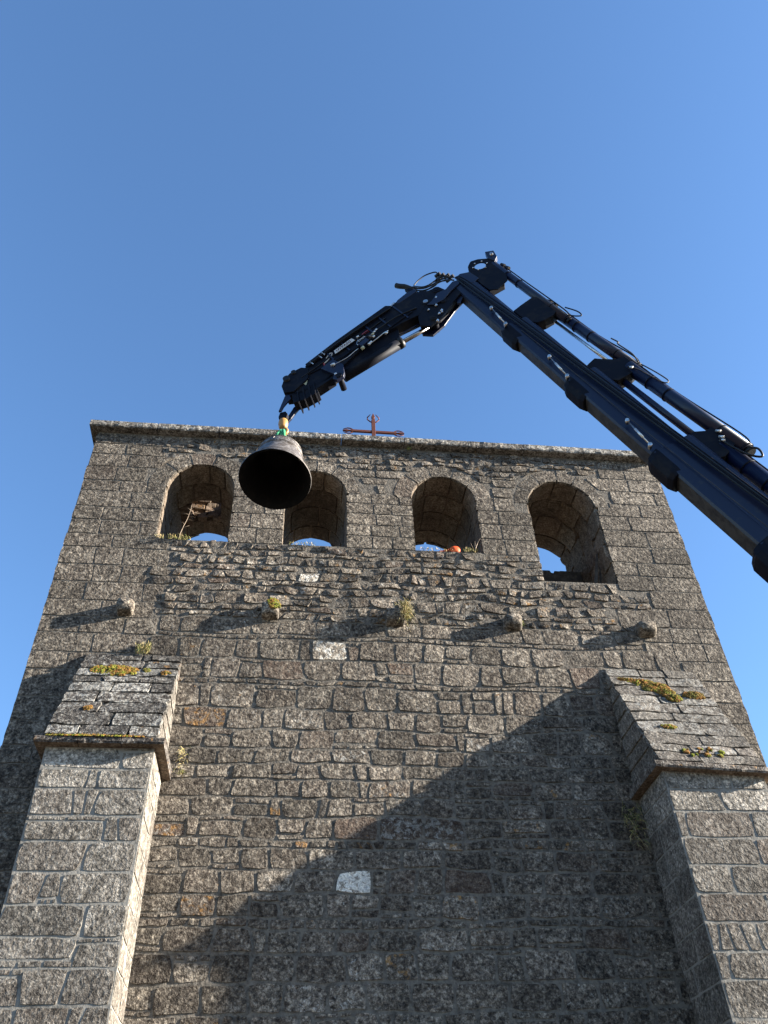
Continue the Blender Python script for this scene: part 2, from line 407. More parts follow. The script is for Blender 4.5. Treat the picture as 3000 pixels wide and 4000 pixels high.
def xl_at(z):
    for z0, z1, x in intL:
        if z0 <= z < z1: return x
    return -1.95
def xr_at(z):
    for z0, z1, x in intR:
        if z0 <= z < z1: return x
    return 4.5
# small rubble above the arches
zz = [10.955, 10.84, 10.70, 10.59, 10.46]
for k in range(len(zz) - 1):
    zm = (zz[k] + zz[k+1]) / 2
    course(xl_at(zm) + .02, xr_at(zm) - .02, zz[k+1], zz[k], fwall, 'rub', (.16, .44), 'rub', .03, stones, drop_ring, SPECIAL, key=3)
# spandrels + piers
for (i, rows) in ((0, [10.46, 10.25, 9.99, 9.77, 9.46, 9.19, 8.91]), (1, [10.46, 10.30, 10.16, 9.98, 9.77, 9.56, 9.35, 9.14, 8.91]), (2, [10.46, 10.24, 10.01, 9.74, 9.48, 9.19, 8.90])):
    A, B = ARCH[i], ARCH[i+1]
    for k in range(len(rows) - 1):
        zm = (rows[k] + rows[k+1]) / 2
        x0, x1 = A['x1'], B['x0']
        if zm > 9.96: x0, x1 = A['cx'] + .05, B['cx'] - .05
        course(x0, x1, rows[k+1], rows[k], fwall, 'ash' if zm < 10.05 else 'crs', (.26, .46), 'ash', .006, stones, drop_ring, SPECIAL, key=4 + i)
# below the sills
zc = [8.91, 8.78, 8.69, 8.56, 8.46, 8.30, 8.18, 8.05, 7.88, 7.78, 7.67, 7.45, 7.38, 7.09, 6.80, 6.73, 6.41, 6.18, 5.92, 5.76, 5.58, 5.37, 5.16, 4.93, 4.83, 4.62, 4.39, 4.16, 4.07, 3.87, 3.61, 3.37, 3.12, 2.86, 2.6, 2.3, 2.0, 1.7, 1.4, 1.1, .8, .5, .25, .0]
for k in range(len(zc) - 1):
    z1, z0 = zc[k], zc[k+1]; zm = (z0 + z1) / 2
    xe = xr_at(zm) - .02
    sty = 'rub' if zm > 7.69 else 'crs'
    wr = (.16, .44) if sty == 'rub' else ((.12, .34) if (z1 - z0) < .13 else (.24, .52))
    if zm > 8.47: xe = ARCH[3]['x0']
    course(xl_at(zm) + .02, xe, z0, z1, fwall, sty, wr, 'rub' if sty == 'rub' else 'n', (.030 if sty == 'rub' else .021), stones, None, SPECIAL, key=8)
    if zm > 8.47: pass
emit(stones, wall, None, 300, 'rubble_infill')

# voussoir rings on the face (each stone reaches back into the vault)
vous = []
for ai, a in enumerate(ARCH):
    nv = 5 + (ai % 2); cuts = [0] + [(i + R.uniform(-.12, .12)) / nv for i in range(1, nv)] + [1]
    for i in range(nv):
        t0, t1 = PI * cuts[i], PI * cuts[i+1]
        ro = RING * R.uniform(.78, 1.08)
        g_ = .006
        def P(u, v): return u, v
        def fr(u, v, h, a=a, t0=t0, t1=t1, ro=ro):
            rad = a['r'] + .001 + ro * v; t = t0 + (t1 - t0) * u
            return (a['cx'] - math.cos(t) * rad, -h, a['zc'] + math.sin(t) * rad)
        w_ = (t1 - t0) * a['r']
        ge = g_ / w_
        def P2(a_, b_, ge=ge): return ge + (1 - 2*ge) * a_, .0 + b_
        # grid in normalised coordinates, so the helper's roughness acts on the height only
        s = make_stone(lambda a_, b_, ge=ge: (ge + (1-2*ge)*a_, b_ * .97), w_ * 1.3, ro, fr, .0085, .005, .0, .009, -.03, rtone('n'), M_stone, R.uniform(0, 99), name='voussoir')
        vous.append(s)
emit(vous, wall, None, 300)

# linings of the four openings: jamb and vault blocks, band by band
lin = []
BANDS = [0.012, .40, .78, 1.22, TH]
for ai, a in enumerate(ARCH):
    jl = a['zc'] - a['zs']; arc = PI * a['r']; tot = 2*jl + arc
    def prof(l, a=a, jl=jl, arc=arc):
        if l < jl: return Vector((a['x0'], 0, a['zs'] + l)), Vector((1, 0, 0))
        if l < jl + arc:
            t = (l - jl) / a['r']; d = Vector((-math.cos(t), 0, math.sin(t)))
            return Vector((a['cx'], 0, a['zc'])) + d * a['r'], -d
        return Vector((a['x1'], 0, a['zs'] + tot - l)), Vector((-1, 0, 0))
    for bi in range(len(BANDS) - 1):
        y0, y1 = BANDS[bi], BANDS[bi+1]
        n = R.choice((10, 11, 12)); cuts = [0.0]
        for i in range(1, n): cuts.append(tot * (i + R.uniform(-.25, .25)) / n)
        cuts.append(tot)
        inset = (.0, .008, .012, .02)[bi] if ai != 0 else (.0, .010, .0, .02)[bi]
        if ai == 3: inset = (.0, .01, .0, .01)[bi]
        for i in range(n):
            l0, l1 = cuts[i], cuts[i+1]
            if ai == 0 and bi == 2 and l0 > jl + arc*.18 and l1 < jl + arc*.8: continue     # the hole in the first vault
            def fr(u, v, h, inset=inset, prof=prof, y0=y0, y1=y1):
                p, nn_ = prof(max(0, min(tot, u))); q_ = p + nn_ * (h - .014 - inset); return (q_.x, v, q_.z)
            def P(a_, b_, l0=l0, l1=l1, y0=y0, y1=y1): return l0 + .006 + (l1 - l0 - .012) * a_, y0 + .006 + (y1 - y0 - .012) * b_
            rough_jamb = (ai == 3 and l0 > jl + arc * .55)
            if bi == 0:
                tone = (R.uniform(.45, .62), R.uniform(.1, .3), .1, .1)
            else: tone = (R.uniform(.36, .6), R.uniform(0, .2), R.uniform(0, .5), R.uniform(0, .3))
            s = make_stone(P, l1 - l0, y1 - y0, fr, .012 if not rough_jamb else .02, .004 if not rough_jamb else .035, .04, .010, -.03, tone, M_inner, R.uniform(0, 99), name='vault_stone', tilt=.01 if not rough_jamb else .08)
            lin.append(s)
emit(lin, wall, None, 300, 'vault_lining')
# rubble seen through the hole in the first vault
mb = MB(); a = ARCH[0]
def lump(c, sx, sy, sz, tone):
    vv = [Vector(c) + Vector((((k & 1)*2-1) * sx * R.uniform(.7, 1.05), (((k >> 1) & 1)*2-1) * sy * R.uniform(.7, 1.05), (((k >> 2) & 1)*2-1) * sz * R.uniform(.7, 1.05))) for k in range(8)]
    mb.add(vv, [(0,2,3,1),(4,5,7,6),(0,1,5,4),(1,3,7,5),(3,2,6,7),(2,0,4,6)], tone)
z = 9.75
while z < 10.86:
    hz = R.uniform(.05, .085); x = a['x0'] - .02
    while x < a['x1'] + .02:
        wx = R.uniform(.07, .2)
        if math.hypot(x + wx/2 - a['cx'], max(0, z - a['zc'])) > a['r'] + .01 and z > a['zc']: lump((x + wx/2, 1.21 + R.uniform(-.02, .03), z + hz/2), wx/2, .06, hz/2, (R.uniform(.45, .75), .1, R.uniform(.3, .9), .5))
        x += wx
    y = .80 if z > 10.28 else 9
    while y < 1.22:
        wy = R.uniform(.08, .16); lump((a['x0'] + .10 + R.uniform(-.03, .03), y + wy/2, z + hz/2), .13, wy/2, hz/2, (R.uniform(.5, .8), .1, R.uniform(.3, .9), .5)); y += wy
    z += hz
mb.build('exposed_rubble', M_inner, wall, kind='stuff')

# mortar face: fine grid, holes where the arches are
mb = MB(); step = .05
nx = int((XR - XL) / step); nzv = int(ZT / step)
def in_arch(x, z, e=.03):
    for a in ARCH:
        if z > a['zc']:
            if math.hypot(x - a['cx'], z - a['zc']) < a['r'] + e: return True
        elif z > a['zs'] + .0 and abs(x - a['cx']) < a['r'] + e: return True
    return False
vs = []
for j in range(nzv + 1):
    z = ZT * j / nzv
    for i in range(nx + 1):
        x = XL + .008 + (XR - XL - .016) * i / nx
        amp = .005 if (7.7 < z < 8.9 or z > 10.4) and -1.95 < x < 4.5 else .0025
        vs.append((x, -.0048 + amp * (nz((x, 0, z), 2.2) + .8 * nz((x, 0, z), 9)), z))
fs = []
for j in range(nzv):
    for i in range(nx):
        if not in_arch(XL + (XR - XL) * (i + .5) / nx, ZT * (j + .5) / nzv): fs.append((j*(nx+1)+i, j*(nx+1)+i+1, (j+1)*(nx+1)+i+1, (j+1)*(nx+1)+i))
mb.add(vs, fs); mb.build('mortar', M_mortar, wall, smooth=True, recalc=False)
# solid core behind the face
core = MB(); E = .035
xs = [XL + .02]
for a in ARCH: xs += [a['x0'] - E, a['x1'] + E]
xs.append(XR - .02)
for i in range(0, len(xs), 2): core.box((xs[i], .03, 0), (xs[i+1], .76, ZT)); core.box((xs[i] + .001, .758, 0), (xs[i+1] - .001, TH - .01, 10.72))  # unseen rear half cut lower, shaped to let sun into the first vault
for a in ARCH:
    core.box((a['x0'] - E + .001, .03, 0), (a['x1'] + E - .001, TH - .01, a['zs'] - .01))
    n = 20; x0, x1 = a['x0'] - E, a['x1'] + E; rr = a['r'] + E
    hole = (a is ARCH[0])
    for i in range(n):
        t0 = PI * i / n; t1 = PI * (i + 1) / n
        xa, za = a['cx'] - math.cos(t0)*rr, a['zc'] + math.sin(t0)*rr; xb, zb = a['cx'] - math.cos(t1)*rr, a['zc'] + math.sin(t1)*rr
        segs = [(.03, .76, ZT), (.76, TH - .01, 10.72)] if not hole else [(.03, .78, ZT), (1.24, TH - .01, 10.90)]
        for (ya, yb, zt_) in segs:
            core.add([(xa, ya, za), (xb, ya, zb), (xb, yb, zb), (xa, yb, za), (xa, ya, zt_), (xb, ya, zt_), (xb, yb, zt_), (xa, yb, zt_)],
                 [(0, 3, 2, 1), (0, 1, 5, 4), (2, 3, 7, 6), (4, 5, 6, 7)])
core.build('core', M_mortar_in, wall)
# side and back faces
side = []
for zlist, xx, sg in ((zL, XL + .02, -1), (zR, XR - .02, 1)):
    for k in range(len(zlist) - 1):
        course(.0, TH if zlist[k] < 10.74 else .75, zlist[k+1], zlist[k], (lambda u, v, h, xx=xx, sg=sg: (xx + sg * h, u, v)), 'ash', (.4, .8), 'ash', .004, side, None, None, ends=(.0, .0), key=20)
zb = [0.0]
while zb[-1] < 10.72 - .3: zb.append(zb[-1] + R.uniform(.24, .34))
zb.append(10.72)
def drop_back(u, v):
    for a in ARCH:
        dx = u - a['cx']; dz = v - a['zc']; rr = a['r'] + .01
        if dz > 0:
            d = math.hypot(dx, dz)
            if d < rr: k = rr / max(d, 1e-4); return a['cx'] + dx*k, a['zc'] + dz*k, 1
        elif abs(dx) < rr and v > a['zs'] - .02: return a['cx'] + math.copysign(rr, dx), v, 1
    return u, v, 0
for k in range(len(zb) - 1):
    course(XL, XR, zb[k], zb[k+1], (lambda u, v, h: (u, TH - .01 + h, v)), 'crs', (.35, .7), 'n', .01, side, drop_back, None, key=21)
mats = [M_stone]; mb = MB()
for s in side: mb.add(s.v, s.f, s.tone)
mb.build('side_and_rear_masonry', M_stone, wall, smooth=True, kind='stuff')

# coping slabs
jx = [XL - .11, -2.18, -1.27, -.34, .58, 1.55, 2.55, 3.44, 4.40, XR + .11]
for i in range(len(jx) - 1):
    mb = MB(); x0, x1 = jx[i] + .006, jx[i+1] - .006; z0 = 10.985 + R.uniform(-.004, .004); z1 = z0 + .145 + R.uniform(-.008, .008)
    nxx = 14; prof = [(.74, z0), (.5, z0), (.03, z0), (-.06, z0), (-.118, z0 + .003), (-.13, z0 + .02), (-.132, z0 + .05), (-.13, z0 + .09), (-.126, z1 - .02), (-.10, z1), (-.03, z1 + .008), (.3, z1 + .02), (.5, z1 + .03), (.66, z1 + .02), (.74, z1 - .01)]
    vs = []
    for k in range(nxx + 1):
        x = x0 + (x1 - x0) * k / nxx
        for (y, z) in prof:
            am = .012 if y < .5 and z > z0 + .01 else .003
            n_ = am * (nz((x, y, z), 9) + .6 * nz((x, y, z), 21)); vs.append((x, y + n_, z + n_ * .8))
    np_ = len(prof)
    fs = [(k*np_+j, k*np_+(j+1) % np_, (k+1)*np_+(j+1) % np_, (k+1)*np_+j) for k in range(nxx) for j in range(np_)]
    fs += [tuple(range(np_)), tuple(reversed(range(nxx*np_, (nxx+1)*np_)))]
    mb.add(vs, fs, (R.uniform(.48, .62), R.uniform(.45, .8), .05, .3)); mb.build('coping_slab', M_cop, wall, smooth=False)

# corbels
def corbel(x, z, w, h, p, rnd, tone):
    mb = MB(); ny = 7; nseg = 28
    vs = []
    for k in range(ny + 1):
        y = .05 - (p + .05) * k / ny
        sh = 1 - (.18 if rnd else .06) * (k / ny) ** 3
        for s_ in range(nseg):
            t = 2 * PI * s_ / nseg; e = 7 if not rnd else 4
            c, s2 = math.cos(t), math.sin(t)
            u = math.copysign(abs(c) ** (2/e), c) * w/2 * sh; v = math.copysign(abs(s2) ** (2/e), s2) * h/2 * sh
            if v < 0: v += (k / ny) ** 3 * h * .12
            n_ = .010 * nz((x + u, y, z + v), 11); vs.append((x + u + n_, y, z + v + n_))
    vs.append((x, -p - .012, z + .02))
    fs = [(k*nseg+i, k*nseg+(i+1) % nseg, (k+1)*nseg+(i+1) % nseg, (k+1)*nseg+i) for k in range(ny) for i in range(nseg)]
    fs += [(ny*nseg+i, ny*nseg+(i+1) % nseg, len(vs)-1) for i in range(nseg)]
    mb.add(vs, fs, tone); return mb.build('corbel', M_stone, wall, smooth=True)
CORB = [(-2.08, 7.74, .20, .19, .13), (-.31, 7.76, .22, .20, .135), (1.27, 7.73, .25, .21, .135), (2.80, 7.72, .25, .21, .135), (4.58, 7.69, .27, .20, .14)]
for i, (x, z, w, h, p) in enumerate(CORB): corbel(x, z, w, h, p, i in (3, 4), (.62, .45, .1, .25))

# ------------------------------------------------------------------ buttresses
def buttress(name, label, x0, x1, zt, dep, ztop, tiltz, rows, capmat, seed, litx):
    t = thing(name, label, 'buttress', ((x0 + x1) / 2, -dep / 2, 0), 'stone buttresses in front of the gable')
    R.seed(seed)
    def ft(u, v, h): return (u, -dep - h, v)
    st = []
    zs = rows + [2.9, 2.6, 2.3, 2.0, 1.7, 1.4, 1.1, .8, .5, .25, 0.0]
    for k in range(len(zs) - 1):
        course(x0, x1, zs[k+1], zs[k], ft, 'but', (.26, .78), 'pale', .007, st, None, None, M_pale, key=30 + seed, ends=(R.uniform(-.004, .008), R.uniform(-.004, .008)), slivers=.20)
        # extra irregular thin upright stones come from the width range
        for (xx, sg) in ((x1, 1), (x0, -1)):
            course(-dep, -.012, zs[k+1], zs[k], (lambda u, v, h, xx=xx, sg=sg: (xx + sg * h, u, v)), 'ash', (.28, .5), 'pale', .004, st, None, None, M_pale, key=33)
    for s_ in st:
        if s_.c[2] > zt - .45: s_.tone = (min(.85, s_.tone[0] * 1.45), s_.tone[1] * .6, 0, s_.tone[3] * .5)
    # the drip ledge
    ov = .11; lz0, lz1 = zt, zt + .075
    led = MB(); nseg = 4
    for (a, b, yy0, yy1) in [(x0 - ov + (x1 - x0 + 2*ov) * i / 3 + .004, x0 - ov + (x1 - x0 + 2*ov) * (i+1) / 3 - .004, -dep - ov, .02) for i in range(3)]:
        m2 = MB(); nn_ = 8
        prof = [(yy1, lz0), (-.3, lz0), (yy0 + .01, lz0), (yy0, lz0 + .02), (yy0 + .002, lz1 - .015), (yy0 + .02, lz1), (-.3, lz1 + .03), (yy1, lz1 + .03)]
        vs = []
        for k in range(nn_ + 1):
            x = a + (b - a) * k / nn_
            for (y, z) in prof:
                n_ = .007 * nz((x, y, z), 14); vs.append((x, y + n_, z + n_ + tiltz * (x - x0)))
        P_ = len(prof)
        m2.add(vs, [(k*P_+j, k*P_+(j+1) % P_, (k+1)*P_+(j+1) % P_, (k+1)*P_+j) for k in range(nn_) for j in range(P_)] + [tuple(range(P_)), tuple(reversed(range(nn_*P_, (nn_+1)*P_)))], (.58, .35, .35, .5))
        m2.mi = [1 if (i_ < nn_*P_ and i_ % P_ < 2) else 0 for i_ in range(len(m2.f))]; m2.build('ledge_slab', [capmat if capmat is M_cap else M_cop, M_inner], t)
    # sloping top
    ys, zs0 = -dep - ov + .03, lz1 + .005; xa, xb = x0 - .045, x1 + .035
    yt, ztp = 0.0, ztop
    Ls = math.hypot(ys - yt, ztp - zs0); dy, dz = (yt - ys) / Ls, (ztp - zs0) / Ls
    def fs_(u, v, h): return (u, ys + dy * v - dz * h, zs0 + dz * v + dy * h + tiltz * (u - x0) * (1 - v / Ls))
    v = 0.0; cap = []
    while v < Ls - .02:
        hgt = R.uniform(.13, .24)
        if v + hgt > Ls - .1: hgt = Ls - v
        course(xa, xb, v, v + hgt, fs_, 'cap', (.32, .75), 'cap', .012, cap, None, None, capmat, key=41 + seed, slivers=.05, name='cap_stone')
        v += hgt
    # cheeks of the slope
    for (xx, sg) in ((xb, 1), (xa, -1)):
        z = zs0
        while z < ztp - .12:
            z2 = min(z + R.uniform(.16, .26), ztp); yb_ = ys + dy / dz * ((z + z2) / 2 - zs0)
            if yb_ > -.05: break
            def Pq(a_, b_, z=z, z2=z2):
                zz_ = z + .006 + (z2 - z - .012) * b_; yf = ys + dy / dz * (zz_ - zs0) + .012
                return yf + (-.004 - yf) * a_, zz_
            s = make_stone(Pq, -yb_ if -yb_ > .06 else .06, z2 - z, (lambda u, v, h, xx=xx, sg=sg: (xx + sg * (h - .016), u, v)), .012, .007, .04, .012, -.03, rtone('pale'), M_pale, R.uniform(0, 99), name='cheek_stone')
            cap.append(s); z = z2
    emit(st, t, None, 300, 'lower_masonry'); emit(cap, t, None, 300)
    c = MB(); e = -.0055
    c.box((x0 + e, -dep + e, 0), (x1 - e, .0, zt - .002)); c.build('core', M_mortarp, t)
    c = MB()
    c.add([(xa + .02, ys + .03, zs0), (xb - .02, ys + .03, zs0), (xb - .02, .0, zs0), (xa + .02, .0, zs0), (xa + .02, .0, ztp - .03), (xb - .02, .0, ztp - .03)], [(0, 1, 5, 4), (1, 2, 5), (0, 4, 3), (0, 3, 2, 1), (2, 3, 4, 5)])
    c.build('slope_core', M_mortar, t)
    return t
buttress('buttress', 'left stone buttress with blackened sloping top, white lichen and a long green moss cushion', -2.37, -1.333, 5.54, .72, 7.10, 0.0, [5.54, 5.32, 5.11, 4.85, 4.61, 4.34, 4.07, 3.80, 3.56, 3.29, 3.1], M_cap, 11, 1)
buttress('buttress', 'right stone buttress, grey sloping top with patches of rusty and green moss', 3.925, 5.02, 5.40, .72, 7.10, -.05, [5.40, 5.20, 4.97, 4.70, 4.43, 4.17, 3.91, 3.66, 3.43, 3.13, 2.92], M_pale, 23, -1)
R.seed(99)

# ------------------------------------------------------------------ iron cross
cx, cy, az, tz, hw = 1.168, .6, 12.03, 12.50, .525
t = thing('iron_cross', 'rust red wrought iron cross with forked spearhead tips standing on the coping', 'cross', (cx, cy, 11.13))
def flat_poly(pts, y0, y1, nm):
    mb = MB(); mb.prism(pts, y0, y1, lambda a, b, w: Vector((a, w, b))); return mb.build(nm, M_rust, t, bevel=.004)
flat_poly([(cx-.032, 11.12), (cx+.032, 11.12), (cx+.032, az+.30), (cx+.012, az+.335), (cx+.032, az+.375), (cx, tz), (cx-.032, az+.375), (cx-.012, az+.335), (cx-.032, az+.30)], cy-.022, cy+.022, 'upright')
b = .024
flat_poly([(cx-hw, az), (cx-hw+.07, az+b*.9), (cx-hw+.12, az+.006), (cx-hw+.17, az+b), (cx-hw+.2, az+b), (cx+hw-.2, az+b), (cx+hw-.17, az+b), (cx+hw-.12, az+.006), (cx+hw-.07, az+b*.9), (cx+hw, az), (cx+hw-.07, az-b*.9), (cx+hw-.12, az-.006), (cx+hw-.17, az-b), (cx-hw+.17, az-b), (cx-hw+.12, az-.006), (cx-hw+.07, az-b*.9)], cy-.018, cy+.018, 'crossbar')
for s in (-1, 1):
    for v in (-1, 1):
        mb = MB(); mb.tube([(cx + s*(hw-.21), cy, az + v*.005), (cx + s*(hw-.17), cy, az + v*.035), (cx + s*(hw-.13), cy, az + v*.062), (cx + s*(hw-.085), cy, az + v*.065), (cx + s*(hw-.045), cy, az + v*.05), (cx + s*(hw-.01), cy, az + v*.036)], [.011, .012, .012, .011, .009, .005], 6)
        mb.build('prong', M_rust, t, smooth=True)
    mb = MB(); mb.tube([(cx + s*.02, cy, az+.24), (cx + s*.06, cy, az+.27), (cx + s*.10, cy, az+.32), (cx + s*.098, cy, az+.37), (cx + s*.065, cy, az+.42), (cx + s*.045, cy, az+.455)], [.011, .012, .012, .011, .009, .005], 6)
    mb.build('prong', M_rust, t, smooth=True)

# ------------------------------------------------------------------ crane
P0 = Vector((-0.30192, -2.0, 9.35949)); H = Vector((.939693, -.342020, 0)); NV = Vector((-.342020, -.939693, 0)); Z = Vector((0, 0, 1))
crane = thing('loader_crane', 'navy blue hydraulic loader crane with long telescopic boom reaching across from the right', 'crane', (5.6, -4.15, 0))
JU, JZ = 2.3355, 1.7134; AX = (.39031, -.92068); UPV = (.92068, .39031)
def bf(s, t_, w): return P0 + H * (JU + AX[0]*s + UPV[0]*t_) + Z * (JZ + AX[1]*s + UPV[1]*t_) + NV * w
TU, TZ = .0547, .4072; JA = (.85748, .51452); JP = (-.51452, .85748)
def jf(a, p, w): return P0 + H * (TU + JA[0]*a + JP[0]*p) + Z * (TZ + JA[1]*a + JP[1]*p) + NV * w
def bbox(nm, fr, s0, s1, t0, t1, w0, w1, mat, bev=.008, par=None):
    mb = MB(); mb.prism([(s0, t0), (s1, t0), (s1, t1), (s0, t1)], w0, w1, fr); return mb.build(nm, mat, par or crane, bevel=bev)
def bpoly(nm, fr, pts, w0, w1, mat, bev=.006, par=None):
    mb = MB(); mb.prism(pts, w0, w1, fr); return mb.build(nm, mat, par or crane, bevel=bev)
def cyl(nm, fr, a, b, r, mat, par=None, n=20, bev=0):
    mb = MB(); mb.tube([fr(*a), fr(*b)], r, n); o = mb.build(nm, mat, par or crane, smooth=False, bevel=bev)
    for p in o.data.polygons: p.use_smooth = len(p.vertices) == 4
    return o
def hose(nm, fr, pts, r, mat, par=None, n=7, sub=6):
    P = [fr(*p) for p in pts]; out = []
    for i in range(len(P) - 1):
        p0 = P[max(i-1, 0)]; p1 = P[i]; p2 = P[i+1]; p3 = P[min(i+2, len(P)-1)]
        for k in range(sub):
            u = k / sub; out.append(.5 * ((2*p1) + (-p0 + p2)*u + (2*p0 - 5*p1 + 4*p2 - p3)*u*u + (-p0 + 3*p1 - 3*p2 + p3)*u**3))
    out.append(P[-1]); mb = MB(); mb.tube(out, r, n); return mb.build(nm, mat, par or crane, smooth=True)
# boom sections: profile in (t,w), extruded along s
def section(s0, s1, tl, tt, W, fold):
    hw_ = W / 2; c = .03
    prof = [(tl, -hw_+c), (tl, hw_-c), (tl+c*.5, hw_-.004), (tl+fold, hw_), (tl+fold+.008, hw_-.012), (tt-.05, hw_-.014), (tt, hw_-.05), (tt, -hw_+.05), (tt-.05, -hw_+.014), (tl+fold+.008, -hw_+.012), (tl+fold, -hw_), (tl+c*.5, -hw_+.004)]
    mb = MB(); n = len(prof)
    mb.add([bf(s0, a, b) for a, b in prof] + [bf(s1, a, b) for a, b in prof], [tuple(range(n)), tuple(reversed(range(n, 2*n)))] + [(i, n+i, n+(i+1) % n, (i+1) % n) for i in range(1, n)])
    mb.add([bf(s0, *prof[0]), bf(s0, *prof[1]), bf(s1, *prof[1]), bf(s1, *prof[0])], [(0, 1, 2, 3)], mi=1)
    o = mb.build('boom_section', [M_navy, M_under], crane, bevel=.003); return o
section(.02, 1.5, -.045, .275, .19, .10)
section(1.28, 2.85, -.02, .33, .21, .12)
section(2.62, 4.3, -.01, .385, .235, .13)
section(4.08, 5.75, .0, .46, .26, .15)
section(5.5, 8.0, -.01, .53, .30, .17)
# collars (wear-pad housings) under each section mouth
for (s, d, W, b0, hgt) in ((1.30, .30, .222, -.075, .135), (2.64, .32, .247, -.065, .125), (4.10, .33, .272, -.07, .13), (5.52, .42, .32, -.09, .20)):
    hw_ = W / 2
    mb = MB(); pr = [(b0, -hw_+.06), (b0, hw_-.06), (b0+.05, hw_-.01), (b0+hgt, hw_), (b0+hgt, -hw_), (b0+.05, -hw_+.01)]; n = len(pr)
    sl = [s - .05, s + .02, s + d - .06, s + d]; k = [.82, 1, 1, .86]; vs = []
    for ss, kk in zip(sl, k): vs += [bf(ss + (0 if a > b0 + .06 else .02), b0 + hgt + (a - b0 - hgt)*kk, b*(.93 if kk < 1 else 1)) for a, b in pr]
    fs = [(j*n+i, j*n+(i+1) % n, (j+1)*n+(i+1) % n, (j+1)*n+i) for j in range(3) for i in range(n)] + [tuple(range(n)), tuple(reversed(range(3*n, 4*n)))]
    mb.add(vs, fs); mb.build('wear_pad_housing', M_navyd, crane, bevel=.006)
# turnbuckle rods standing proud of the side just before each collar
for (s, t_) in ((.92, .0), (2.22, .0), (3.62, .01)):
    w0 = .13 + .012 * s
    o = cyl('locking_rod', bf, (s, t_ + .035, w0 + .02), (s + .42, t_ - .01, w0 + .03), .007, M_steel, n=8)
    cyl('rod_washer', bf, (s - .004, t_ + .035, w0 - .02), (s + .004, t_ + .035, w0 + .035), .020, M_steel, o, 14)
    cyl('rod_washer', bf, (s + .416, t_ - .01, w0 - .02), (s + .424, t_ - .01, w0 + .045), .021, M_steel, o, 14)
    cyl('rod_sleeve', bf, (s + .15, t_ + .019, w0 + .023), (s + .30, t_ + .003, w0 + .027), .012, M_zinc, o, 8)
# hoses and pipes along the side
for k, (dt, r) in enumerate(((.0, .009), (.026, .008), (.052, .009), (.082, .008))):
    pts = [(-.12, .07 + dt*.6, .09), (.12, .055 + dt, .118), (.7, .085 + dt, .122), (1.4, .125 + dt, .132), (2.6, .185 + dt*.9, .146), (3.9, .25 + dt*.8, .155), (5.2, .31 + dt*.7, .168), (7.6, .42 + dt*.5, .185)]
    hose('side_pipe', bf, pts, r, M_navyd if k % 2 else M_black)
hose('side_cable', bf, [(1.5, .10, .115), (2.6, .115, .128), (3.9, .125, .14), (5.3, .16, .158), (7.6, .2, .18)], .004, M_under)
# head plate on top of the tip with a round hole
hp = []
rr = .078; hc = (-.135, .46)
outer = [(-.30, .52), (-.33, .42), (-.24, .33), (-.10, .27), (.42, .26), (.52, .33), (.42, .56), (.20, .64), (-.05, .66), (-.20, .64)]
mb = MB(); nO = 40
def on_outer(t):
    # ray from hole centre to the outline
    d = (math.cos(t), math.sin(t)); best = None
    for i in range(len(outer)):
        (x1, y1), (x2, y2) = outer[i], outer[(i+1) % len(outer)]
        ex, ey = x2 - x1, y2 - y1; den = d[0]*ey - d[1]*ex
        if abs(den) < 1e-9: continue
        u = ((x1 - hc[0])*ey - (y1 - hc[1])*ex) / den; v = ((x1 - hc[0])*d[1] - (y1 - hc[1])*d[0]) / den
        if u > 0 and 0 <= v <= 1 and (best is None or u < best): best = u
    return (hc[0] + d[0]*best, hc[1] + d[1]*best)
for w0, w1 in ((.06, .072),):
    vs = []
    for k in range(nO):
        t_ = 2*PI*k/nO; o_ = on_outer(t_); i_ = (hc[0] + rr*math.cos(t_), hc[1] + rr*math.sin(t_))
        vs += [bf(o_[0], o_[1], w0), bf(i_[0], i_[1], w0), bf(i_[0], i_[1], w1), bf(o_[0], o_[1], w1)]
    fs = []
    for k in range(nO):
        a = k*4; b = ((k+1) % nO)*4
        for j in range(4): fs.append((a+j, a+(j+1) % 4, b+(j+1) % 4, b+j))
    mb.add(vs, fs)
hpo = mb.build('head_plate', M_navyd, crane)
bpoly('head_web', bf, [(-.02, .24), (.44, .24), (.42, .5), (.20, .62), (.02, .62), (.06, .45)], -.049, .049, M_navyd)
for k in range(6):
    t_ = 2*PI*k/6 + .3; cyl('bolt', bf, (hc[0] + .097*math.cos(t_), hc[1] + .097*math.sin(t_), .07), (hc[0] + .097*math.cos(t_), hc[1] + .097*math.sin(t_), .085), .010, M_zinc, hpo, 6)
bpoly('head_lug', bf, [(-.37, .67), (-.31, .77), (-.15, .73), (-.08, .66), (-.2, .62)], .01, .085, M_navy)
cyl('head_pin', bf, (-.24, .70, .0), (-.24, .70, .11), .022, M_steel)
bpoly('tip_block', bf, [(-.16, .16), (-.10, .28), (.12, .30), (.16, .20), (.08, .10), (-.10, .08)], -.085, .085, M_navy)
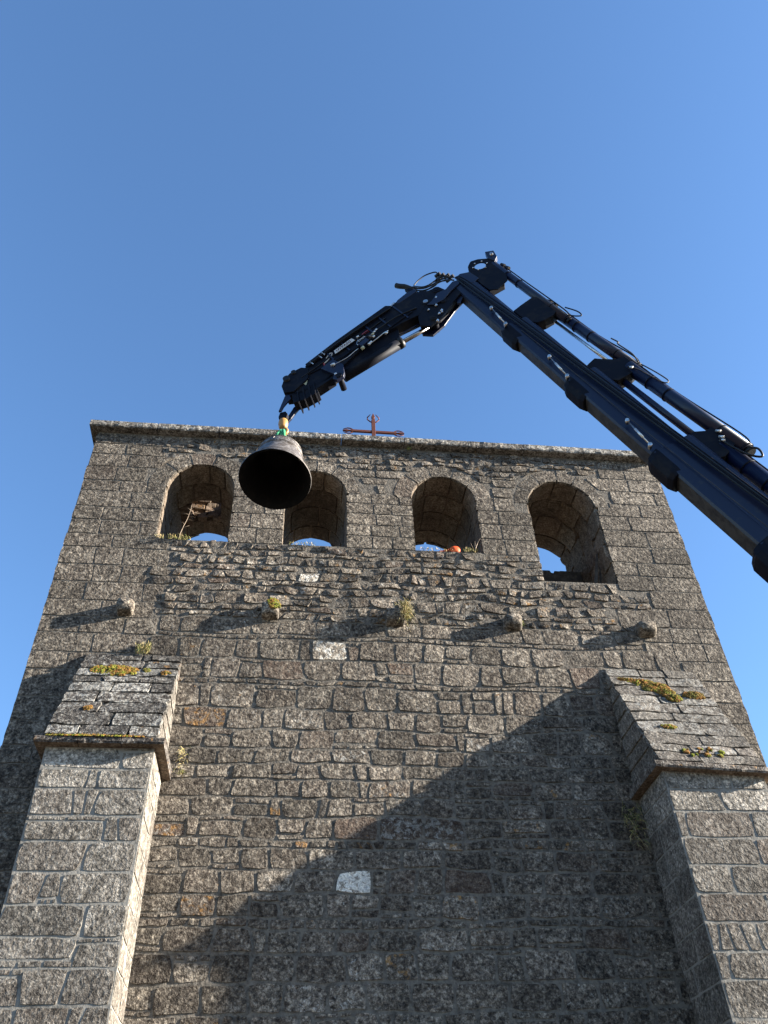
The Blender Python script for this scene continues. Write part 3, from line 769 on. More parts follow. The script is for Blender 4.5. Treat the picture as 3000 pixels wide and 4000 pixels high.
# extension cylinders on top of the boom
def ram(s0, s1, t0, t1, r, w, endcap=True):
    o = cyl('extension_cylinder', bf, (s0, t0, w), (s1, t1, w), r, M_navy, n=24)
    for s in (s0 + .35, s0 + .62, s1 - .35, s1 - .02):
        tm = t0 + (t1 - t0) * (s - s0) / (s1 - s0); cyl('cylinder_band', bf, (s, tm, w), (s + .014, tm, w), r + .006, M_navyd, o, 24)
    if endcap: cyl('cylinder_end', bf, (s1, t1, w), (s1 + .05, t1, w), r * .8, M_black, o, 16)
    for dw in (-.02, .03):
        hose('feed_pipe', bf, [(s0 + .1, t0 + r + .01, w + dw), (s0 + .7, t0 + r + .022, w + dw), (s1 - .2, t1 + r + .015, w + dw), (s1 - .02, t1 + r*.6, w + dw + .02)], .008, M_navyd, o)
    return o
ram(-.08, 1.63, .63, .66, .050, .03)
ram(1.42, 2.86, .665, .735, .062, .0)
ram(2.80, 4.52, .66, .735, .072, .03)
ram(4.32, 7.4, .60, .66, .085, .0, False)
cyl('piston_rod', bf, (1.5, .57, -.02), (2.75, .60, -.02), .018, M_steel)
cyl('piston_rod', bf, (2.86, .50, .0), (4.2, .52, .0), .036, M_navy)
cyl('piston_rod', bf, (4.2, .46, -.02), (6.2, .50, -.02), .03, M_navy)
# brackets carrying the cylinders
bpoly('cylinder_bracket', bf, [(1.05, .26), (1.01, .40), (.97, .58), (1.02, .64), (1.42, .65), (1.47, .56), (1.48, .44), (1.46, .35), (1.36, .27)], -.07, .07, M_navyd)
bpoly('cylinder_bracket', bf, [(2.54, .26), (2.50, .36), (2.47, .45), (2.53, .50), (2.64, .61), (2.66, .71), (2.90, .71), (2.94, .60), (2.95, .42), (2.84, .34)], -.075, .075, M_navyd)
bpoly('cylinder_bracket', bf, [(4.07, .36), (4.05, .50), (4.11, .59), (4.10, .72), (4.40, .72), (4.46, .60), (4.49, .50), (4.47, .44), (4.38, .39)], -.08, .08, M_navyd)
for (s, t_) in ((-.02, .71), (.08, .72), (1.12, .70), (1.22, .71), (2.78, .74), (4.15, .76)):
    cyl('hydraulic_fitting', bf, (s, t_, .02), (s + .07, t_ + .01, .03), .026, M_black, n=10)
hose('looped_pipe', bf, [(1.45, .74, .08), (1.62, .80, .08), (1.72, .79, .08), (1.70, .73, .09), (1.62, .69, .08)], .008, M_navyd)
hose('looped_pipe', bf, [(2.3, .79, .07), (2.42, .80, .08), (2.46, .77, .09), (2.7, .78, .09), (2.86, .74, .09)], .008, M_under)
hose('looped_pipe', bf, [(2.9, .76, .07), (3.1, .79, .07), (3.28, .80, .07), (3.31, .74, .09), (3.2, .70, .10), (2.95, .66, .10), (2.85, .60, .1)], .007, M_under)
hose('looped_pipe', bf, [(4.52, .72, .08), (4.60, .78, .09), (4.70, .74, .09), (4.62, .66, .10), (4.46, .62, .10), (4.30, .60, .1)], .011, M_black)
for (s, t_, a) in ((4.18, .655, .0), (4.26, .625, .05), (4.30, .60, .1), (2.86, .62, .1)):
    cyl('hydraulic_fitting', bf, (s, t_, .09), (s + .05, t_ + .015, .11), .014, M_zinc, n=8)
# crane column and base standing beside the wall, mostly outside the picture
bpoly('column', lambda a, b, w: Vector((5.55 + a, -4.05 + w, b)), [(-.28, 0.9), (.28, .9), (.22, 3.6), (-.22, 3.6)], -.25, .25, M_navy, .02)
bpoly('base_frame', lambda a, b, w: Vector((5.55 + a, -4.05 + w, b)), [(-.9, 0.0), (.9, 0), (.9, .9), (-.9, .9)], -1.1, 1.1, M_navyd, .03)

# --- knuckle and jib
bpoly('knuckle_plate', jf, [(2.08, .22), (2.24, .20), (2.31, .12), (2.40, .10), (2.46, .04), (2.47, -.05), (2.56, -.05), (2.62, .0), (2.74, -.05), (2.72, -.16), (2.58, -.28), (2.37, -.37), (2.10, -.51), (1.88, -.56), (1.80, -.44), (1.87, -.30), (1.95, -.18)], .055, .085, M_navyd)
bpoly('knuckle_plate', jf, [(2.08, .22), (2.24, .20), (2.31, .12), (2.40, .10), (2.46, .04), (2.47, -.05), (2.56, -.05), (2.62, .0), (2.74, -.05), (2.72, -.16), (2.58, -.28), (2.37, -.37), (2.10, -.51), (1.88, -.56), (1.80, -.44), (1.87, -.30), (1.95, -.18)], -.085, -.055, M_navy)
bpoly('knuckle_core', jf, [(2.12, .14), (2.24, .12), (2.36, .02), (2.46, -.10), (2.68, -.08), (2.56, -.24), (2.4, -.32), (2.1, -.44), (1.92, -.46), (1.98, -.2)], -.05, .05, M_navyd)
for (a, p, r, w) in ((2.14, -.08, .060, .10), (2.39, .03, .055, .10), (2.64, -.07, .04, .10), (2.30, -.25, .04, .105), (2.0, -.46, .045, .11)):
    o = cyl('pivot_pin', jf, (a, p, -w), (a, p, w), r, M_navyd, n=20); cyl('pin_face', jf, (a, p, w), (a, p, w + .006), r * .55, M_steel if r > .056 else M_navyd, o, 16)
bpoly('link_arm', jf, [(2.10, -.17), (2.20, -.15), (2.34, -.06), (2.46, -.09), (2.62, -.02), (2.70, -.06), (2.66, -.13), (2.48, -.18), (2.30, -.26), (2.16, -.24)], .092, .112, M_navy)
bpoly('hinge_hook', bf, [(.14, -.06), (.22, -.10), (.36, -.17), (.40, -.13), (.34, -.09), (.30, -.04)], .02, .05, M_navy)
# jib boxes
bpoly('jib_outer_box', jf, [(.35, .06), (.86, .15), (1.70, .24), (2.16, .28), (2.22, .10), (2.10, -.14), (1.92, -.24), (1.66, -.20), (.60, -.16), (.30, -.12)], -.09, .09, M_navyd)
bpoly('jib_inner_box', jf, [(-.04, -.02), (.10, .02), (.7, .05), (1.2, .08), (1.2, -.15), (.62, -.34), (.45, -.40), (.05, -.36), (-.10, -.24)], -.075, .075, M_navyd)
bpoly('jib_top_rail', jf, [(.36, .055), (.88, .155), (1.73, .265), (1.78, .20), (1.70, .16), (.9, .07), (.38, -.01)], .04, .12, M_navyd)
bpoly('jib_tip_block', jf, [(-.06, -.06), (.02, .03), (.14, .085), (.30, .07), (.36, -.02), (.25, -.20), (.0, -.28), (-.10, -.20)], -.10, .10, M_navyd)
bpoly('jib_end_box', jf, [(-.04, -.28), (.24, -.34), (.52, -.34), (.50, -.42), (.24, -.435), (.225, -.51), (.05, -.50), (-.10, -.44)], -.06, .075, M_navyd)
for k, (a, p) in enumerate(((-.06, -.50), (.02, -.51), (.10, -.52), (.17, -.515))):
    bpoly('stop_flange', jf, [(a, p), (a + .016, p), (a + .11, -.30), (a + .09, -.30)], -.095, .095, M_navyd, .002)
cyl('tip_roller', jf, (.05, .0, -.05), (.05, .0, .13), .045, M_black, n=14); cyl('tip_roller', jf, (.18, .05, -.05), (.18, .05, .12), .032, M_black, n=12)
bpoly('tip_arm', jf, [(-.05, -.22), (-.12, -.24), (-.26, -.38), (-.31, -.43), (-.28, -.45), (-.22, -.40), (-.14, -.36), (-.08, -.34)], .05, .075, M_navy)
bpoly('tip_arm', jf, [(.0, -.40), (-.12, -.46), (-.22, -.52), (-.31, -.555), (-.29, -.50), (-.20, -.43), (-.10, -.36), (-.02, -.34)], -.075, -.045, M_navy)
bpoly('shoulder_cover', jf, [(1.86, .23), (1.92, .27), (2.10, .31), (2.22, .29), (2.20, .22), (1.9, .19)], -.095, .095, M_navy)
cyl('rail_rod', jf, (1.70, .215, .1), (1.86, .25, .1), .007, M_zinc, n=8); cyl('rail_rod', jf, (1.70, .195, .1), (1.85, .235, .1), .007, M_steel, n=8)
# jib cylinder
o = cyl('jib_cylinder', jf, (.62, -.425, .0), (1.47, -.43, .0), .068, M_navyd, n=28)
cyl('cylinder_gland', jf, (1.45, -.43, 0), (1.51, -.43, 0), .073, M_black, o, 28)
cyl('jib_piston_rod', jf, (1.48, -.43, .0), (1.92, -.45, .0), .030, M_chrome, n=20)
bpoly('valve_tray', jf, [(.62, -.14), (1.62, -.18), (1.52, -.36), (1.46, -.40), (.64, -.40)], -.05, .04, M_navyd)
cyl('thin_rod', jf, (1.45, -.29, .02), (1.95, -.32, .02), .008, M_navy, n=8)
bpoly('cylinder_lug', jf, [(.46, -.18), (.66, -.14), (.70, -.34), (.62, -.50), (.58, -.545), (.48, -.54), (.46, -.48), (.52, -.42)], .065, .115, M_navy)
cyl('lug_pin', jf, (.545, -.50, -.1), (.545, -.50, .13), .038, M_navyd, n=16); cyl('bolt', jf, (.53, -.44, .11), (.53, -.44, .128), .018, M_zinc, n=6)
# plate, lettering, stickers, pipes on the near side
pl = bpoly('name_plate', jf, [(.735, -.088), (1.055, -.052), (1.045, .018), (.755, -.020)], .1215, .125, M_plate, 0)
def text(s, size, fr_o, ang, par, mat, w, shear=.3, sx=1.0):
    cu = bpy.data.curves.new('lettering', 'FONT'); cu.body = s; cu.size = size; cu.shear = shear; cu.extrude = .0006; cu.offset = size * .012
    o = bpy.data.objects.new('lettering', cu); COL.objects.link(o)
    dg = bpy.context.evaluated_depsgraph_get(); me = bpy.data.meshes.new_from_object(o.evaluated_get(dg)); bpy.data.objects.remove(o)
    me.name = 'lettering'; me.materials.clear(); me.materials.append(mat)
    ca, sa = math.cos(ang), math.sin(ang)
    for v in me.vertices:
        x, y = v.co.x * sx, v.co.y; v.co = jf(fr_o[0] + x*ca - y*sa, fr_o[1] + x*sa + y*ca, w + v.co.z)
    ob = bpy.data.objects.new('lettering', me); COL.objects.link(ob); ob.parent = par; ob.matrix_parent_inverse = par.matrix_world.inverted(); return ob
text('HYPASG', .058, (.765, -.072), .112, pl, M_letter, .127, .35, 1.12)
vb = bpoly('valve_block', jf, [(1.02, -.19), (1.16, -.16), (1.17, -.235), (1.04, -.265)], .10, .15, M_navy)
text('ETWA', .042, (1.055, -.165), .2, vb, M_plate, .152, .3, 1.0)
bpoly('red_sticker', jf, [(1.20, .03), (1.33, .045), (1.33, .0), (1.19, -.01)], .0915, .0935, M_redst, 0)
bpoly('yellow_sticker', jf, [(.16, -.19), (.27, -.17), (.18, -.27)], .0765, .0785, M_yel, 0)
hose('logo_stroke', jf, [(.62, -.03), (.70, .015), (.735, .01), (.72, -.03), (.63, -.09), (.55, -.115)] and [(.62, -.03, .092), (.69, .012, .092), (.725, .008, .092), (.71, -.025, .092), (.63, -.075, .092), (.55, -.10, .092)], .007, M_plate)
bpoly('logo_bar', jf, [(.54, -.085), (.56, -.085), (.545, -.135), (.525, -.135)], .0915, .0935, M_redst, 0)
hose('white_pipe', jf, [(.60, -.27, .13), (.68, -.285, .13), (.80, -.29, .13), (.90, -.265, .13), (1.0, -.235, .12)], .005, M_steel)
hose('white_pipe', jf, [(1.16, -.275, .12), (1.26, -.27, .13), (1.38, -.245, .13), (1.46, -.22, .11)], .007, M_steel)
hose('white_pipe', jf, [(1.04, -.20, .12), (1.03, -.14, .12), (1.08, -.07, .11), (1.11, -.03, .1)], .005, M_steel)
for (a, p, r, m_) in ((.60, -.27, .020, M_zinc), (.585, -.255, .014, M_zinc), (1.03, -.285, .022, M_yel), (1.13, -.285, .018, M_zinc), (1.16, -.272, .016, M_zinc), (1.22, -.17, .026, M_bronze_o), (1.25, -.20, .014, M_zinc), (1.27, -.145, .014, M_yel), (1.31, -.12, .012, M_zinc), (1.35, -.10, .011, M_zinc), (1.40, -.27, .017, M_zinc), (1.11, -.03, .013, M_zinc)):
    cyl('hydraulic_fitting', jf, (a - .015, p - .004, .13), (a + .02, p + .004, .13), r, m_, n=8)
hose('jib_pipe', jf, [(.42, .01, .125), (.9, .085, .125), (1.4, .13, .125), (1.75, .16, .12)], .008, M_black)
hose('jib_pipe', jf, [(.2, -.12, .10), (.7, -.06, .10), (1.1, -.02, .10), (1.6, .06, .10)], .007, M_black)
for (a, p) in ((.42, .03), (.56, .05), (.62, .08)): bpoly('rail_clip', jf, [(a, p), (a + .012, p), (a + .02, p - .07), (a + .008, p - .07)], .118, .128, M_zinc, 0)
for (a, p0, p1) in ((.66, -.14, .09), (.90, -.15, .14), (1.30, -.16, .19), (1.52, -.17, .21), (1.78, -.19, .24)):
    bpoly('stiffener_rib', jf, [(a, p0), (a + .022, p0), (a + .03, p1), (a + .008, p1)], .088, .104, M_navy, .002)
hose('jib_pipe', jf, [(1.10, -.12, .11), (1.40, -.09, .115), (1.70, -.06, .11), (1.98, -.10, .10)], .010, M_black)
hose('jib_pipe', jf, [(.66, -.20, .09), (.95, -.18, .10), (1.30, -.20, .10), (1.60, -.16, .10), (1.90, -.12, .10)], .008, M_navyd)
# elbow guard and hoses at the knuckle
hose('sheathed_hose_bundle', jf, [(2.15, .67, .03), (2.17, .615, .03), (2.215, .53, .03), (2.25, .41, .03)], [.036] * 12 + [.034, .032, .03, .028, .026, .024, .022], M_black, n=14)
bpoly('hose_guide', jf, [(2.16, .47), (2.24, .42), (2.245, .20), (2.19, .18)], .0, .05, M_navyd)
for pts in ([(2.25, .42, .05), (2.29, .38, .05), (2.34, .28, .06), (2.42, .25, .06), (2.52, .26, .06), (2.62, .25, .07), (2.68, .18, .08)],
            [(2.24, .38, .06), (2.28, .30, .06), (2.34, .22, .07), (2.45, .20, .07), (2.56, .21, .07), (2.64, .16, .08), (2.70, .06, .10)],
            [(2.24, .36, .04), (2.27, .26, .05), (2.33, .18, .06), (2.42, .165, .07), (2.53, .17, .07), (2.62, .12, .08), (2.66, .0, .10)],
            [(2.24, .34, .05), (2.27, .23, .06), (2.34, .15, .08), (2.44, .14, .08), (2.52, .15, .09), (2.60, .08, .10)]):
    hose('hydraulic_hose', jf, pts, .0105, M_black)
hose('hydraulic_hose', jf, [(2.29, .43, .05), (2.40, .48, .05), (2.53, .50, .05), (2.65, .455, .05), (2.66, .40, .05), (2.64, .35, .05)], .009, M_black)
for (a, p, r) in ((2.64, .36, .03), (2.66, .29, .035), (2.70, .23, .03), (2.60, .28, .026), (2.57, .25, .028), (2.72, .16, .03), (2.66, .13, .026)):
    cyl('hose_fitting', jf, (a - .03, p + .02, .03), (a + .03, p - .02, .07), r * .8, M_black, n=9)
for (a, p, r) in ((2.08, -.44, .018), (2.14, -.41, .02), (2.12, -.44, .014), (1.98, -.545, .02), (2.16, -.26, .02), (2.26, -.12, .022), (2.04, -.26, .014)):
    cyl('bolt', jf, (a, p, .08), (a + .02, p - .02, .115), r * .75, M_steel, n=8)

# hook block hanging from the jib tip (part of the crane)
hx = P0 + H * .055 + Z * -.17
def hk(u, z, w): return hx + H * u + Z * z + NV * w
bpoly('hook_shackle', hk, [(-.055, .0), (-.04, .07), (.03, .075), (.06, .02), (.05, -.05), (-.05, -.04)], -.02, .035, M_navyd)
mb = MB(); prof = [(.03, -.03), (.050, -.055), (.058, -.09), (.058, -.13), (.050, -.17), (.038, -.20)]; n = 16; vs = []
for r, z in prof:
    for k in range(n): vs.append(hk(r * math.cos(2*PI*k/n), z, r * math.sin(2*PI*k/n)))
mb.add(vs, [(j*n+k, j*n+(k+1) % n, (j+1)*n+(k+1) % n, (j+1)*n+k) for j in range(5) for k in range(n)] + [tuple(range(n)), tuple(reversed(range(5*n, 6*n)))])
mb.build('hook_swivel', M_hook, crane, smooth=True)
hose('hook', hk, [(.0, -.18, 0), (.0, -.20, 0), (.04, -.22, 0), (.055, -.26, 0), (.036, -.295, 0), (.0, -.305, 0), (-.036, -.29, 0), (-.045, -.255, 0)], [.022] * 43, M_hook, n=10)
hose('hook_latch', hk, [(-.015, -.22, .01), (-.035, -.27, .01), (-.045, -.32, .01)], .009, M_steel)

# ------------------------------------------------------------------ bell
bc = Vector((-.296, -2.0, 8.145))                       # centre of the mouth
rot = Matrix.Rotation(math.radians(-11), 4, 'X') @ Matrix.Rotation(math.radians(0), 4, 'Y')
rot = Matrix.Rotation(math.radians(4), 4, 'Y') @ rot
bell = thing('church_bell', 'old bronze church bell hanging mouth-down from the crane hook', 'bell', bc)
def bp(x, y, z): v = rot @ Vector((x, y, z)); return bc + v
mo = [(.405, 0), (.408, .012), (.400, .035), (.378, .075), (.352, .13), (.325, .20), (.300, .28), (.281, .37), (.268, .45), (.266, .462), (.270, .468), (.266, .475), (.258, .52), (.243, .565), (.215, .60), (.17, .622), (.10, .636), (.0, .64)]
mi_ = [(.405, 0), (.392, .006), (.372, .02), (.345, .06), (.318, .12), (.292, .20), (.268, .29), (.250, .38), (.238, .47), (.222, .54), (.18, .58), (.10, .60), (.0, .602)]
def lathe(prof, nm, mat, rings=()):
    mb = MB(); n = 64; vs = []
    for r, z in prof:
        for k in range(n):
            t_ = 2*PI*k/n; w_ = .0025 * nz((math.cos(t_), math.sin(t_), z * 3), 3); vs.append(bp((r + w_) * math.cos(t_), (r + w_) * math.sin(t_), z))
    mb.add(vs, [(j*n+k, j*n+(k+1) % n, (j+1)*n+(k+1) % n, (j+1)*n+k) for j in range(len(prof)-1) for k in range(n)])
    return mb.build(nm, mat, bell, smooth=True)
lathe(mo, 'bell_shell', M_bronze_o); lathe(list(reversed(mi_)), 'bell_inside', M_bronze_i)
for z, r in ((.10, .366), (.118, .358), (.40, .277), (.43, .2725), (.545, .2515), (.565, .2445)):
    mb = MB(); mb.tube([bp(r*math.cos(2*PI*k/48), r*math.sin(2*PI*k/48), z) for k in range(49)], .0055, 6, False); mb.build('moulding_ring', M_bronze_o, bell, smooth=True)
mb = MB()
for k in range(34):                                     # worn raised characters of the inscription band
    t_ = 2*PI*k/34; z = .497
    for q_ in range(2): 
        t2 = t_ + R.uniform(-.05, .05); r = .2625
        a_, b_ = bp(r*math.cos(t2), r*math.sin(t2), z + R.uniform(-.015, .015)), bp(r*math.cos(t2 + R.uniform(-.07, .07)), r*math.sin(t2), z + R.uniform(-.015, .02))
        mb.tube([a_, b_], .0035, 5)
mb.build('worn_relief_band', M_bronze_o, bell)
for k in range(4):                                      # crown loops
    t_ = PI * k / 4 + .3; c_, s_ = math.cos(t_), math.sin(t_)
    mb = MB(); mb.tube([bp(-.085*c_, -.085*s_, .62), bp(-.08*c_, -.08*s_, .68), bp(-.05*c_, -.05*s_, .715), bp(0, 0, .725), bp(.05*c_, .05*s_, .715), bp(.08*c_, .08*s_, .68), bp(.085*c_, .085*s_, .62)], .019, 8); mb.build('crown_loop', M_bronze_o, bell, smooth=True)
mb = MB(); mb.tube([bp(0, 0, .60), bp(.0, .0, .50)], .02, 10); mb.tube([bp(-.03, 0, .50), bp(.03, 0, .50)], .012, 8); mb.build('clapper_staple', M_bronze_i, bell)
# green sling from hook to crown
sl = MB()
for (u, w, r_) in ((-.050, .045, .017), (-.022, .065, .019), (.012, .06, .015), (.040, .05, .020), (-.03, -.05, .016), (.03, -.05, .016)):
    a0 = hk(u * .45, -.245, w * .35); a1 = hk(u * .8, -.30, w * .8); a2 = hk(u, -.37, w * 1.25); a3 = hk(u * 1.25 - .004, -.44, w * 1.3)
    sl.tube([a0, a1, a2, a3], [r_ * .8, r_, r_ * 1.1, r_ * .9], 8)
so_ = sl.build('lifting_sling', M_sling, None, smooth=True); tag(so_, 'bright green fabric sling looped between the crane hook and the bell crown', 'sling')

# ------------------------------------------------------------------ orange roll and timber in the openings
t = thing('rolled_tarpaulin', 'bright orange rolled sheet lying on the sill of the third arch', 'tarpaulin', (2.14, .12, 8.91))
mb = MB(); n = 16
for (rr2, nm) in ((1, 0),):
    ring = []
    for j, (y, r) in enumerate(((0.0, .056), (.02, .068), (.14, .068), (.3, .066))):
        for k in range(n):
            a_ = 2*PI*k/n; ring.append((2.178 + r*math.cos(a_)*1.08, .0 + y, 8.984 + r*math.sin(a_)*(1 + .05*math.sin(3*a_))))
    mb.add(ring, [(j*n+k, j*n+(k+1) % n, (j+1)*n+(k+1) % n, (j+1)*n+k) for j in range(3) for k in range(n)] + [tuple(range(n)), tuple(reversed(range(3*n, 4*n)))])
mb.build('roll', M_orange, t, smooth=True)
mb = MB(); vs = []
for j in range(6):
    y = .02 + .05*j
    for i in range(9):
        u = i / 8; x = 2.14 - .26*u; z = 8.925 + .10*(1-u)**1.2 + .012*nz((x, y, u), 12); vs.append((x, y, z))
mb.add(vs, [(j*9+i, j*9+i+1, (j+1)*9+i+1, (j+1)*9+i) for j in range(5) for i in range(8)])
o = mb.build('loose_flap', M_orange, t, smooth=True); sm = o.modifiers.new('thick', 'SOLIDIFY'); sm.thickness = .012
t = thing('timber_beam', 'blackened notched old beam lying across the sill of the fourth arch', 'beam', (3.95, 1.0, 8.47))
mb = MB(); pts = [(3.40, 8.47), (4.34, 8.47), (4.34, 9.49), (4.05, 9.50), (4.03, 9.49), (3.97, 9.50), (3.95, 9.44), (3.90, 9.45), (3.87, 9.50), (3.40, 9.49)]
pts = [(x, z) for x, z in pts]
mb.prism([(3.38, 9.22), (4.37, 9.25), (4.37, 9.50), (4.05, 9.505), (4.03, 9.495), (3.955, 9.50), (3.935, 9.455), (3.90, 9.46), (3.88, 9.505), (3.38, 9.50)], 1.0, 1.22, lambda a, b, w: Vector((a, w, b)))
mb.build('upper_beam', M_wood, t, bevel=.008)
mb = MB(); mb.prism([(3.38, 8.95), (4.37, 8.95), (4.37, 9.2), (3.38, 9.2)], 1.03, 1.2, lambda a, b, w: Vector((a, w, b))); mb.build('lower_beam', M_wood, t, bevel=.01)
for (x, r_) in ((3.44, 0), (4.28, 0)):
    mb = MB(); mb.box((x, 1.06, 8.44), (x + .07, 1.16, 8.97)); mb.build('prop', M_wood, t, bevel=.006)
for i, (x0, z0, x1, z1, w, lb) in enumerate(((4.15, 8.48, 4.33, 9.20, .028, 'dark weathered board leaning in the right side of the fourth arch, the longer one'), (4.29, 8.60, 4.36, 9.02, .016, 'short dark wooden strip leaning beside the longer board in the fourth arch'))):
    mb = MB(); mb.prism([(x0 - w, z0), (x0 + w, z0), (x1 + w*.5, z1), (x1 - w*.5, z1)], .20 + i*.1, .225 + i*.1, lambda a, b, w_: Vector((a, w_, b)))
    o = mb.build('leaning_board', M_wood, None, bevel=.003); tag(o, lb, 'board')

# ------------------------------------------------------------------ plants
def blades(mb, c, n, L, spread, w=.003, nrm=Vector((0, -.6, .8)), mats=1, droop=.5):
    for i in range(n):
        b0 = Vector(c) + Vector((R.uniform(-1, 1) * spread[0], R.uniform(-1, 1) * spread[1], R.uniform(-1, 1) * spread[2]))
        d = (nrm + Vector((R.uniform(-.8, .8), R.uniform(-.6, .6), R.uniform(-.4, .6)))).normalized(); l = L * R.uniform(.5, 1.2)
        s_ = d.cross(Vector((R.uniform(-1, 1), R.uniform(-1, 1), R.uniform(-1, 1)))).normalized() * w
        p1 = b0 + d * l * .5; p2 = b0 + d * l * .9 + Vector((0, 0, -droop * l * .4))
        mb.add([b0 - s_, b0 + s_, p1 + s_*.8, p1 - s_*.8, p2], [(0, 1, 2, 3), (3, 2, 4)], mi=R.randrange(mats))
def tuft(lb, c, n, L, spread, mats, cat='grass', nm='grass_tuft', nrm=Vector((0, -.6, .8)), droop=.5, w=.003):
    mb = MB(); blades(mb, c, n, L, spread, w, nrm, len(mats), droop); o = mb.build(nm, mats, recalc=False); tag(o, lb, cat); return o
tuft('dry grass tuft at the foot of the twig in the first arch', (-1.60, -.02, 8.93), 110, .08, (.16, .04, .01), [M_drygrass, M_grass], droop=.7)
tuft('thin dry grass at the left jamb of the first arch', (-1.85, -.02, 8.94), 50, .06, (.05, .03, .01), [M_drygrass])
tuft('small dry grass fringe on the sill of the second arch', (.05, -.02, 8.92), 110, .045, (.18, .03, .01), [M_drygrass, M_grass])
tuft('pale dry grass fringe on the sill left of the orange sheet', (1.95, -.02, 8.93), 90, .04, (.30, .03, .01), [M_drygrass])
tuft('dry grass with green shoots on the sill right of the orange sheet', (2.38, -.03, 8.93), 80, .06, (.10, .03, .015), [M_drygrass, M_grass])
tuft('long straw and green grass hanging over the third corbel from the left', (1.385, -.10, 7.80), 420, .15, (.045, .05, .13), [M_drygrass, M_drygrass, M_grass], nrm=Vector((.15, -.5, .1)), droop=1.6)
tuft('green and straw grass growing at the top of the left buttress', (-1.78, -.03, 7.15), 170, .09, (.08, .03, .06), [M_grass, M_drygrass])
tuft('small green weed beside the fourth corbel', (2.93, -.04, 7.72), 60, .05, (.02, .02, .04), [M_grass])
tuft('small dark weed at the wall under the ledge of the right buttress', (3.78, -.04, 5.1), 110, .13, (.10, .03, .22), [M_grass, M_drygrass], nrm=Vector((0, -.5, -.2)), droop=1.5)
tuft('small green weed growing under the coping above the third arch', (1.62, -.05, 10.93), 60, .05, (.03, .02, .02), [M_grass])
tuft('dry grass hanging at the wall beside the left buttress ledge', (-1.13, -.04, 5.75), 60, .09, (.03, .02, .16), [M_grass, M_drygrass], nrm=Vector((0, -.5, -.2)), droop=1.4)
# leafless saplings
def sapling(lb, base, pts, tw, thick, leaf=0):
    t = thing('sapling', lb, 'plant', base)
    mb = MB(); P = [Vector(p) for p in pts]; mb.tube(P, [thick * (1 - .7*i/(len(P)-1)) for i in range(len(P))], 6); mb.build('stem', M_twig, t, smooth=True)
    for (k, d, l) in tw:
        i = int(k); p = P[i].lerp(P[min(i+1, len(P)-1)], k - i); d = Vector(d).normalized()
        mb = MB(); mb.tube([p, p + d*l*.5 + Vector((0, 0, .01)), p + d*l], [thick*.4, thick*.3, thick*.12], 5); mb.build('twig', M_twig, t, smooth=True)
    if leaf:
        mb = MB(); blades(mb, P[-2], leaf, .05, (.06, .03, .06), .004); mb.build('leaves', M_grass, t, recalc=False, kind='stuff')
sapling('leafless young sapling with short side twigs rising from the sill of the first arch', (-1.60, .02, 8.93),
        [(-1.60, .0, 8.93), (-1.59, .0, 9.05), (-1.565, .0, 9.18), (-1.53, .0, 9.32), (-1.51, .0, 9.46), (-1.505, .0, 9.58)],
        [(1.6, (1, -.1, .6), .10), (2.2, (-1, 0, .7), .08), (2.7, (1, 0, .2), .07), (3.4, (1, 0, .7), .14), (3.5, (-1, 0, .15), .10), (3.7, (1, .2, .2), .15), (4.1, (-1, 0, .8), .07), (3.2, (1, -.1, -.1), .10), (4.3, (1, 0, .9), .10)], .005, 0)
sapling('thin bare shoots fanning up from the sill in the right corner of the third arch', (2.46, .02, 8.93),
        [(2.45, .0, 8.93), (2.47, .0, 9.02), (2.51, .0, 9.12), (2.57, .0, 9.22)], [(.1, (-.3, 0, 1), .18), (.2, (.1, 0, 1), .20), (.6, (.4, 0, 1), .13), (.05, (-.8, 0, 1), .12)], .008)

def moss(lb, c, ux, uv, a, b, n, mats, h=.03, group='moss cushions on the buttress tops', holes=0, blobs=None):
    """lumpy cushion: many small irregular mounds spread over an ellipse in the plane (ux,uv)"""
    mb = MB(); c = Vector(c); ux = Vector(ux).normalized(); uv = Vector(uv).normalized(); nn_ = ux.cross(uv)
    if nn_.z < 0: nn_ = -nn_
    for i in range(n):
        r = math.sqrt(R.random()); t_ = R.uniform(0, 2*PI)
        if blobs: bx, by, ba, bb = R.choice(blobs); x, y = bx + ba*r*math.cos(t_), by + bb*r*math.sin(t_)
        else: x, y = a*r*math.cos(t_), b*r*math.sin(t_)
        s_ = R.uniform(.012, .034); hh = h * R.uniform(.4, .9) * (1.1 - r*.85)
        p = c + ux*x + uv*y; k = 6; vs = [p + ux*s_*math.cos(2*PI*q_/k)*R.uniform(.7, 1.2) + uv*s_*math.sin(2*PI*q_/k)*R.uniform(.7, 1.2) - nn_*.01 for q_ in range(k)]
        vs += [p + ux*s_*.6*math.cos(2*PI*q_/k + .3) + uv*s_*.6*math.sin(2*PI*q_/k + .3) + nn_*hh*.75 for q_ in range(k)] + [p + nn_*hh]
        mb.add(vs, [(q_, (q_+1) % k, k+(q_+1) % k, k+q_) for q_ in range(k)] + [(k+q_, k+(q_+1) % k, 2*k) for q_ in range(k)], mi=R.randrange(len(mats)))
        if R.random() < .5: blades(mb, p + nn_*hh*.8, 3, .018, (.01, .01, .005), .0015, nn_, len(mats), .1)
    o = mb.build('moss_patch', mats, smooth=False, recalc=False); tag(o, lb, 'moss', group)
    return o
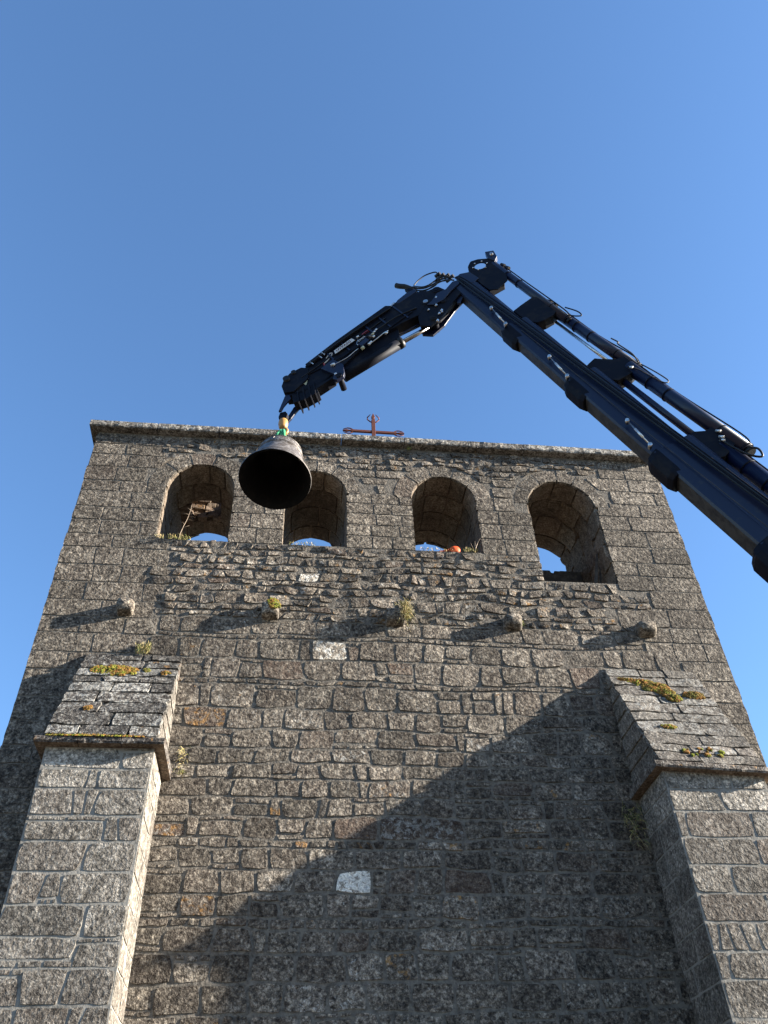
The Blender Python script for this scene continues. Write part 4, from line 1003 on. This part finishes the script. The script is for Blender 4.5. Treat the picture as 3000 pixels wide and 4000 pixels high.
def slopep(x, z, zt, dep=.72, ov=.11):
    ys, zs0 = -dep - ov + .03, zt + .08; k = (z - zs0) / (7.10 - zs0); return (x, ys * (1 - k) - .012, z)
SV = Vector((0, .80, 1.48)).normalized()
def on_slope(left, px_x, z):
    return slopep(px_x, z, 5.54 if left else 5.40)
moss('long yellow-green moss cushion near the top of the left buttress slope', on_slope(True, -2.02, 6.76), (1, 0, 0), SV, .27, .10, 330, [M_moss, M_moss, M_mosso], .04)
moss('small rusty moss clump at the right edge of the left buttress slope', on_slope(True, -1.43, 6.72), (1, 0, 0), SV, .05, .05, 40, [M_mosso])
moss('tiny brown moss clump above the middle of the left buttress slope', on_slope(True, -1.66, 6.78), (1, 0, 0), SV, .03, .03, 16, [M_mosso])
moss('small ochre moss clump low on the left half of the left buttress slope', on_slope(True, -2.1, 6.06), (1, 0, 0), SV, .06, .035, 26, [M_mosso])
moss('ragged rusty moss edging along the front ledge of the left buttress', (-1.9, -.81, 5.625), (1, 0, 0), (0, 1, .4), .5, .025, 150, [M_mosso, M_moss], .02)
moss('broad trailing band of green and rusty moss across the top of the right buttress slope', on_slope(False, 4.38, 6.72), (1, 0, 0), SV, .3, .2, 760, [M_moss, M_mosso, M_mosso], .045,
     blobs=[(-.30, .17, .14, .05), (-.12, .13, .16, .07), (.03, .04, .17, .09), (.10, -.08, .11, .08), (.16, -.20, .09, .07), (-.05, .0, .12, .06)])
moss('dark rusty moss clump at the right of the trailing band on the right buttress slope', on_slope(False, 4.82, 6.60), (1, 0, 0), SV, .13, .08, 150, [M_mosso], .05)
moss('small moss cushion halfway down the left edge of the right buttress slope', on_slope(False, 4.22, 6.02), (1, 0, 0), SV, .09, .03, 40, [M_moss, M_mosso], .03)
moss('ochre moss spots just above the front ledge of the right buttress', on_slope(False, 4.45, 5.62), (1, 0, 0), SV, .25, .08, 24, [M_mosso, M_moss], .03)
moss('yellow-green moss draped over the second corbel from the left', (-.27, -.13, 7.84), (1, 0, -.3), (0, .3, 1), .08, .09, 110, [M_moss, M_mosso], .03, None)
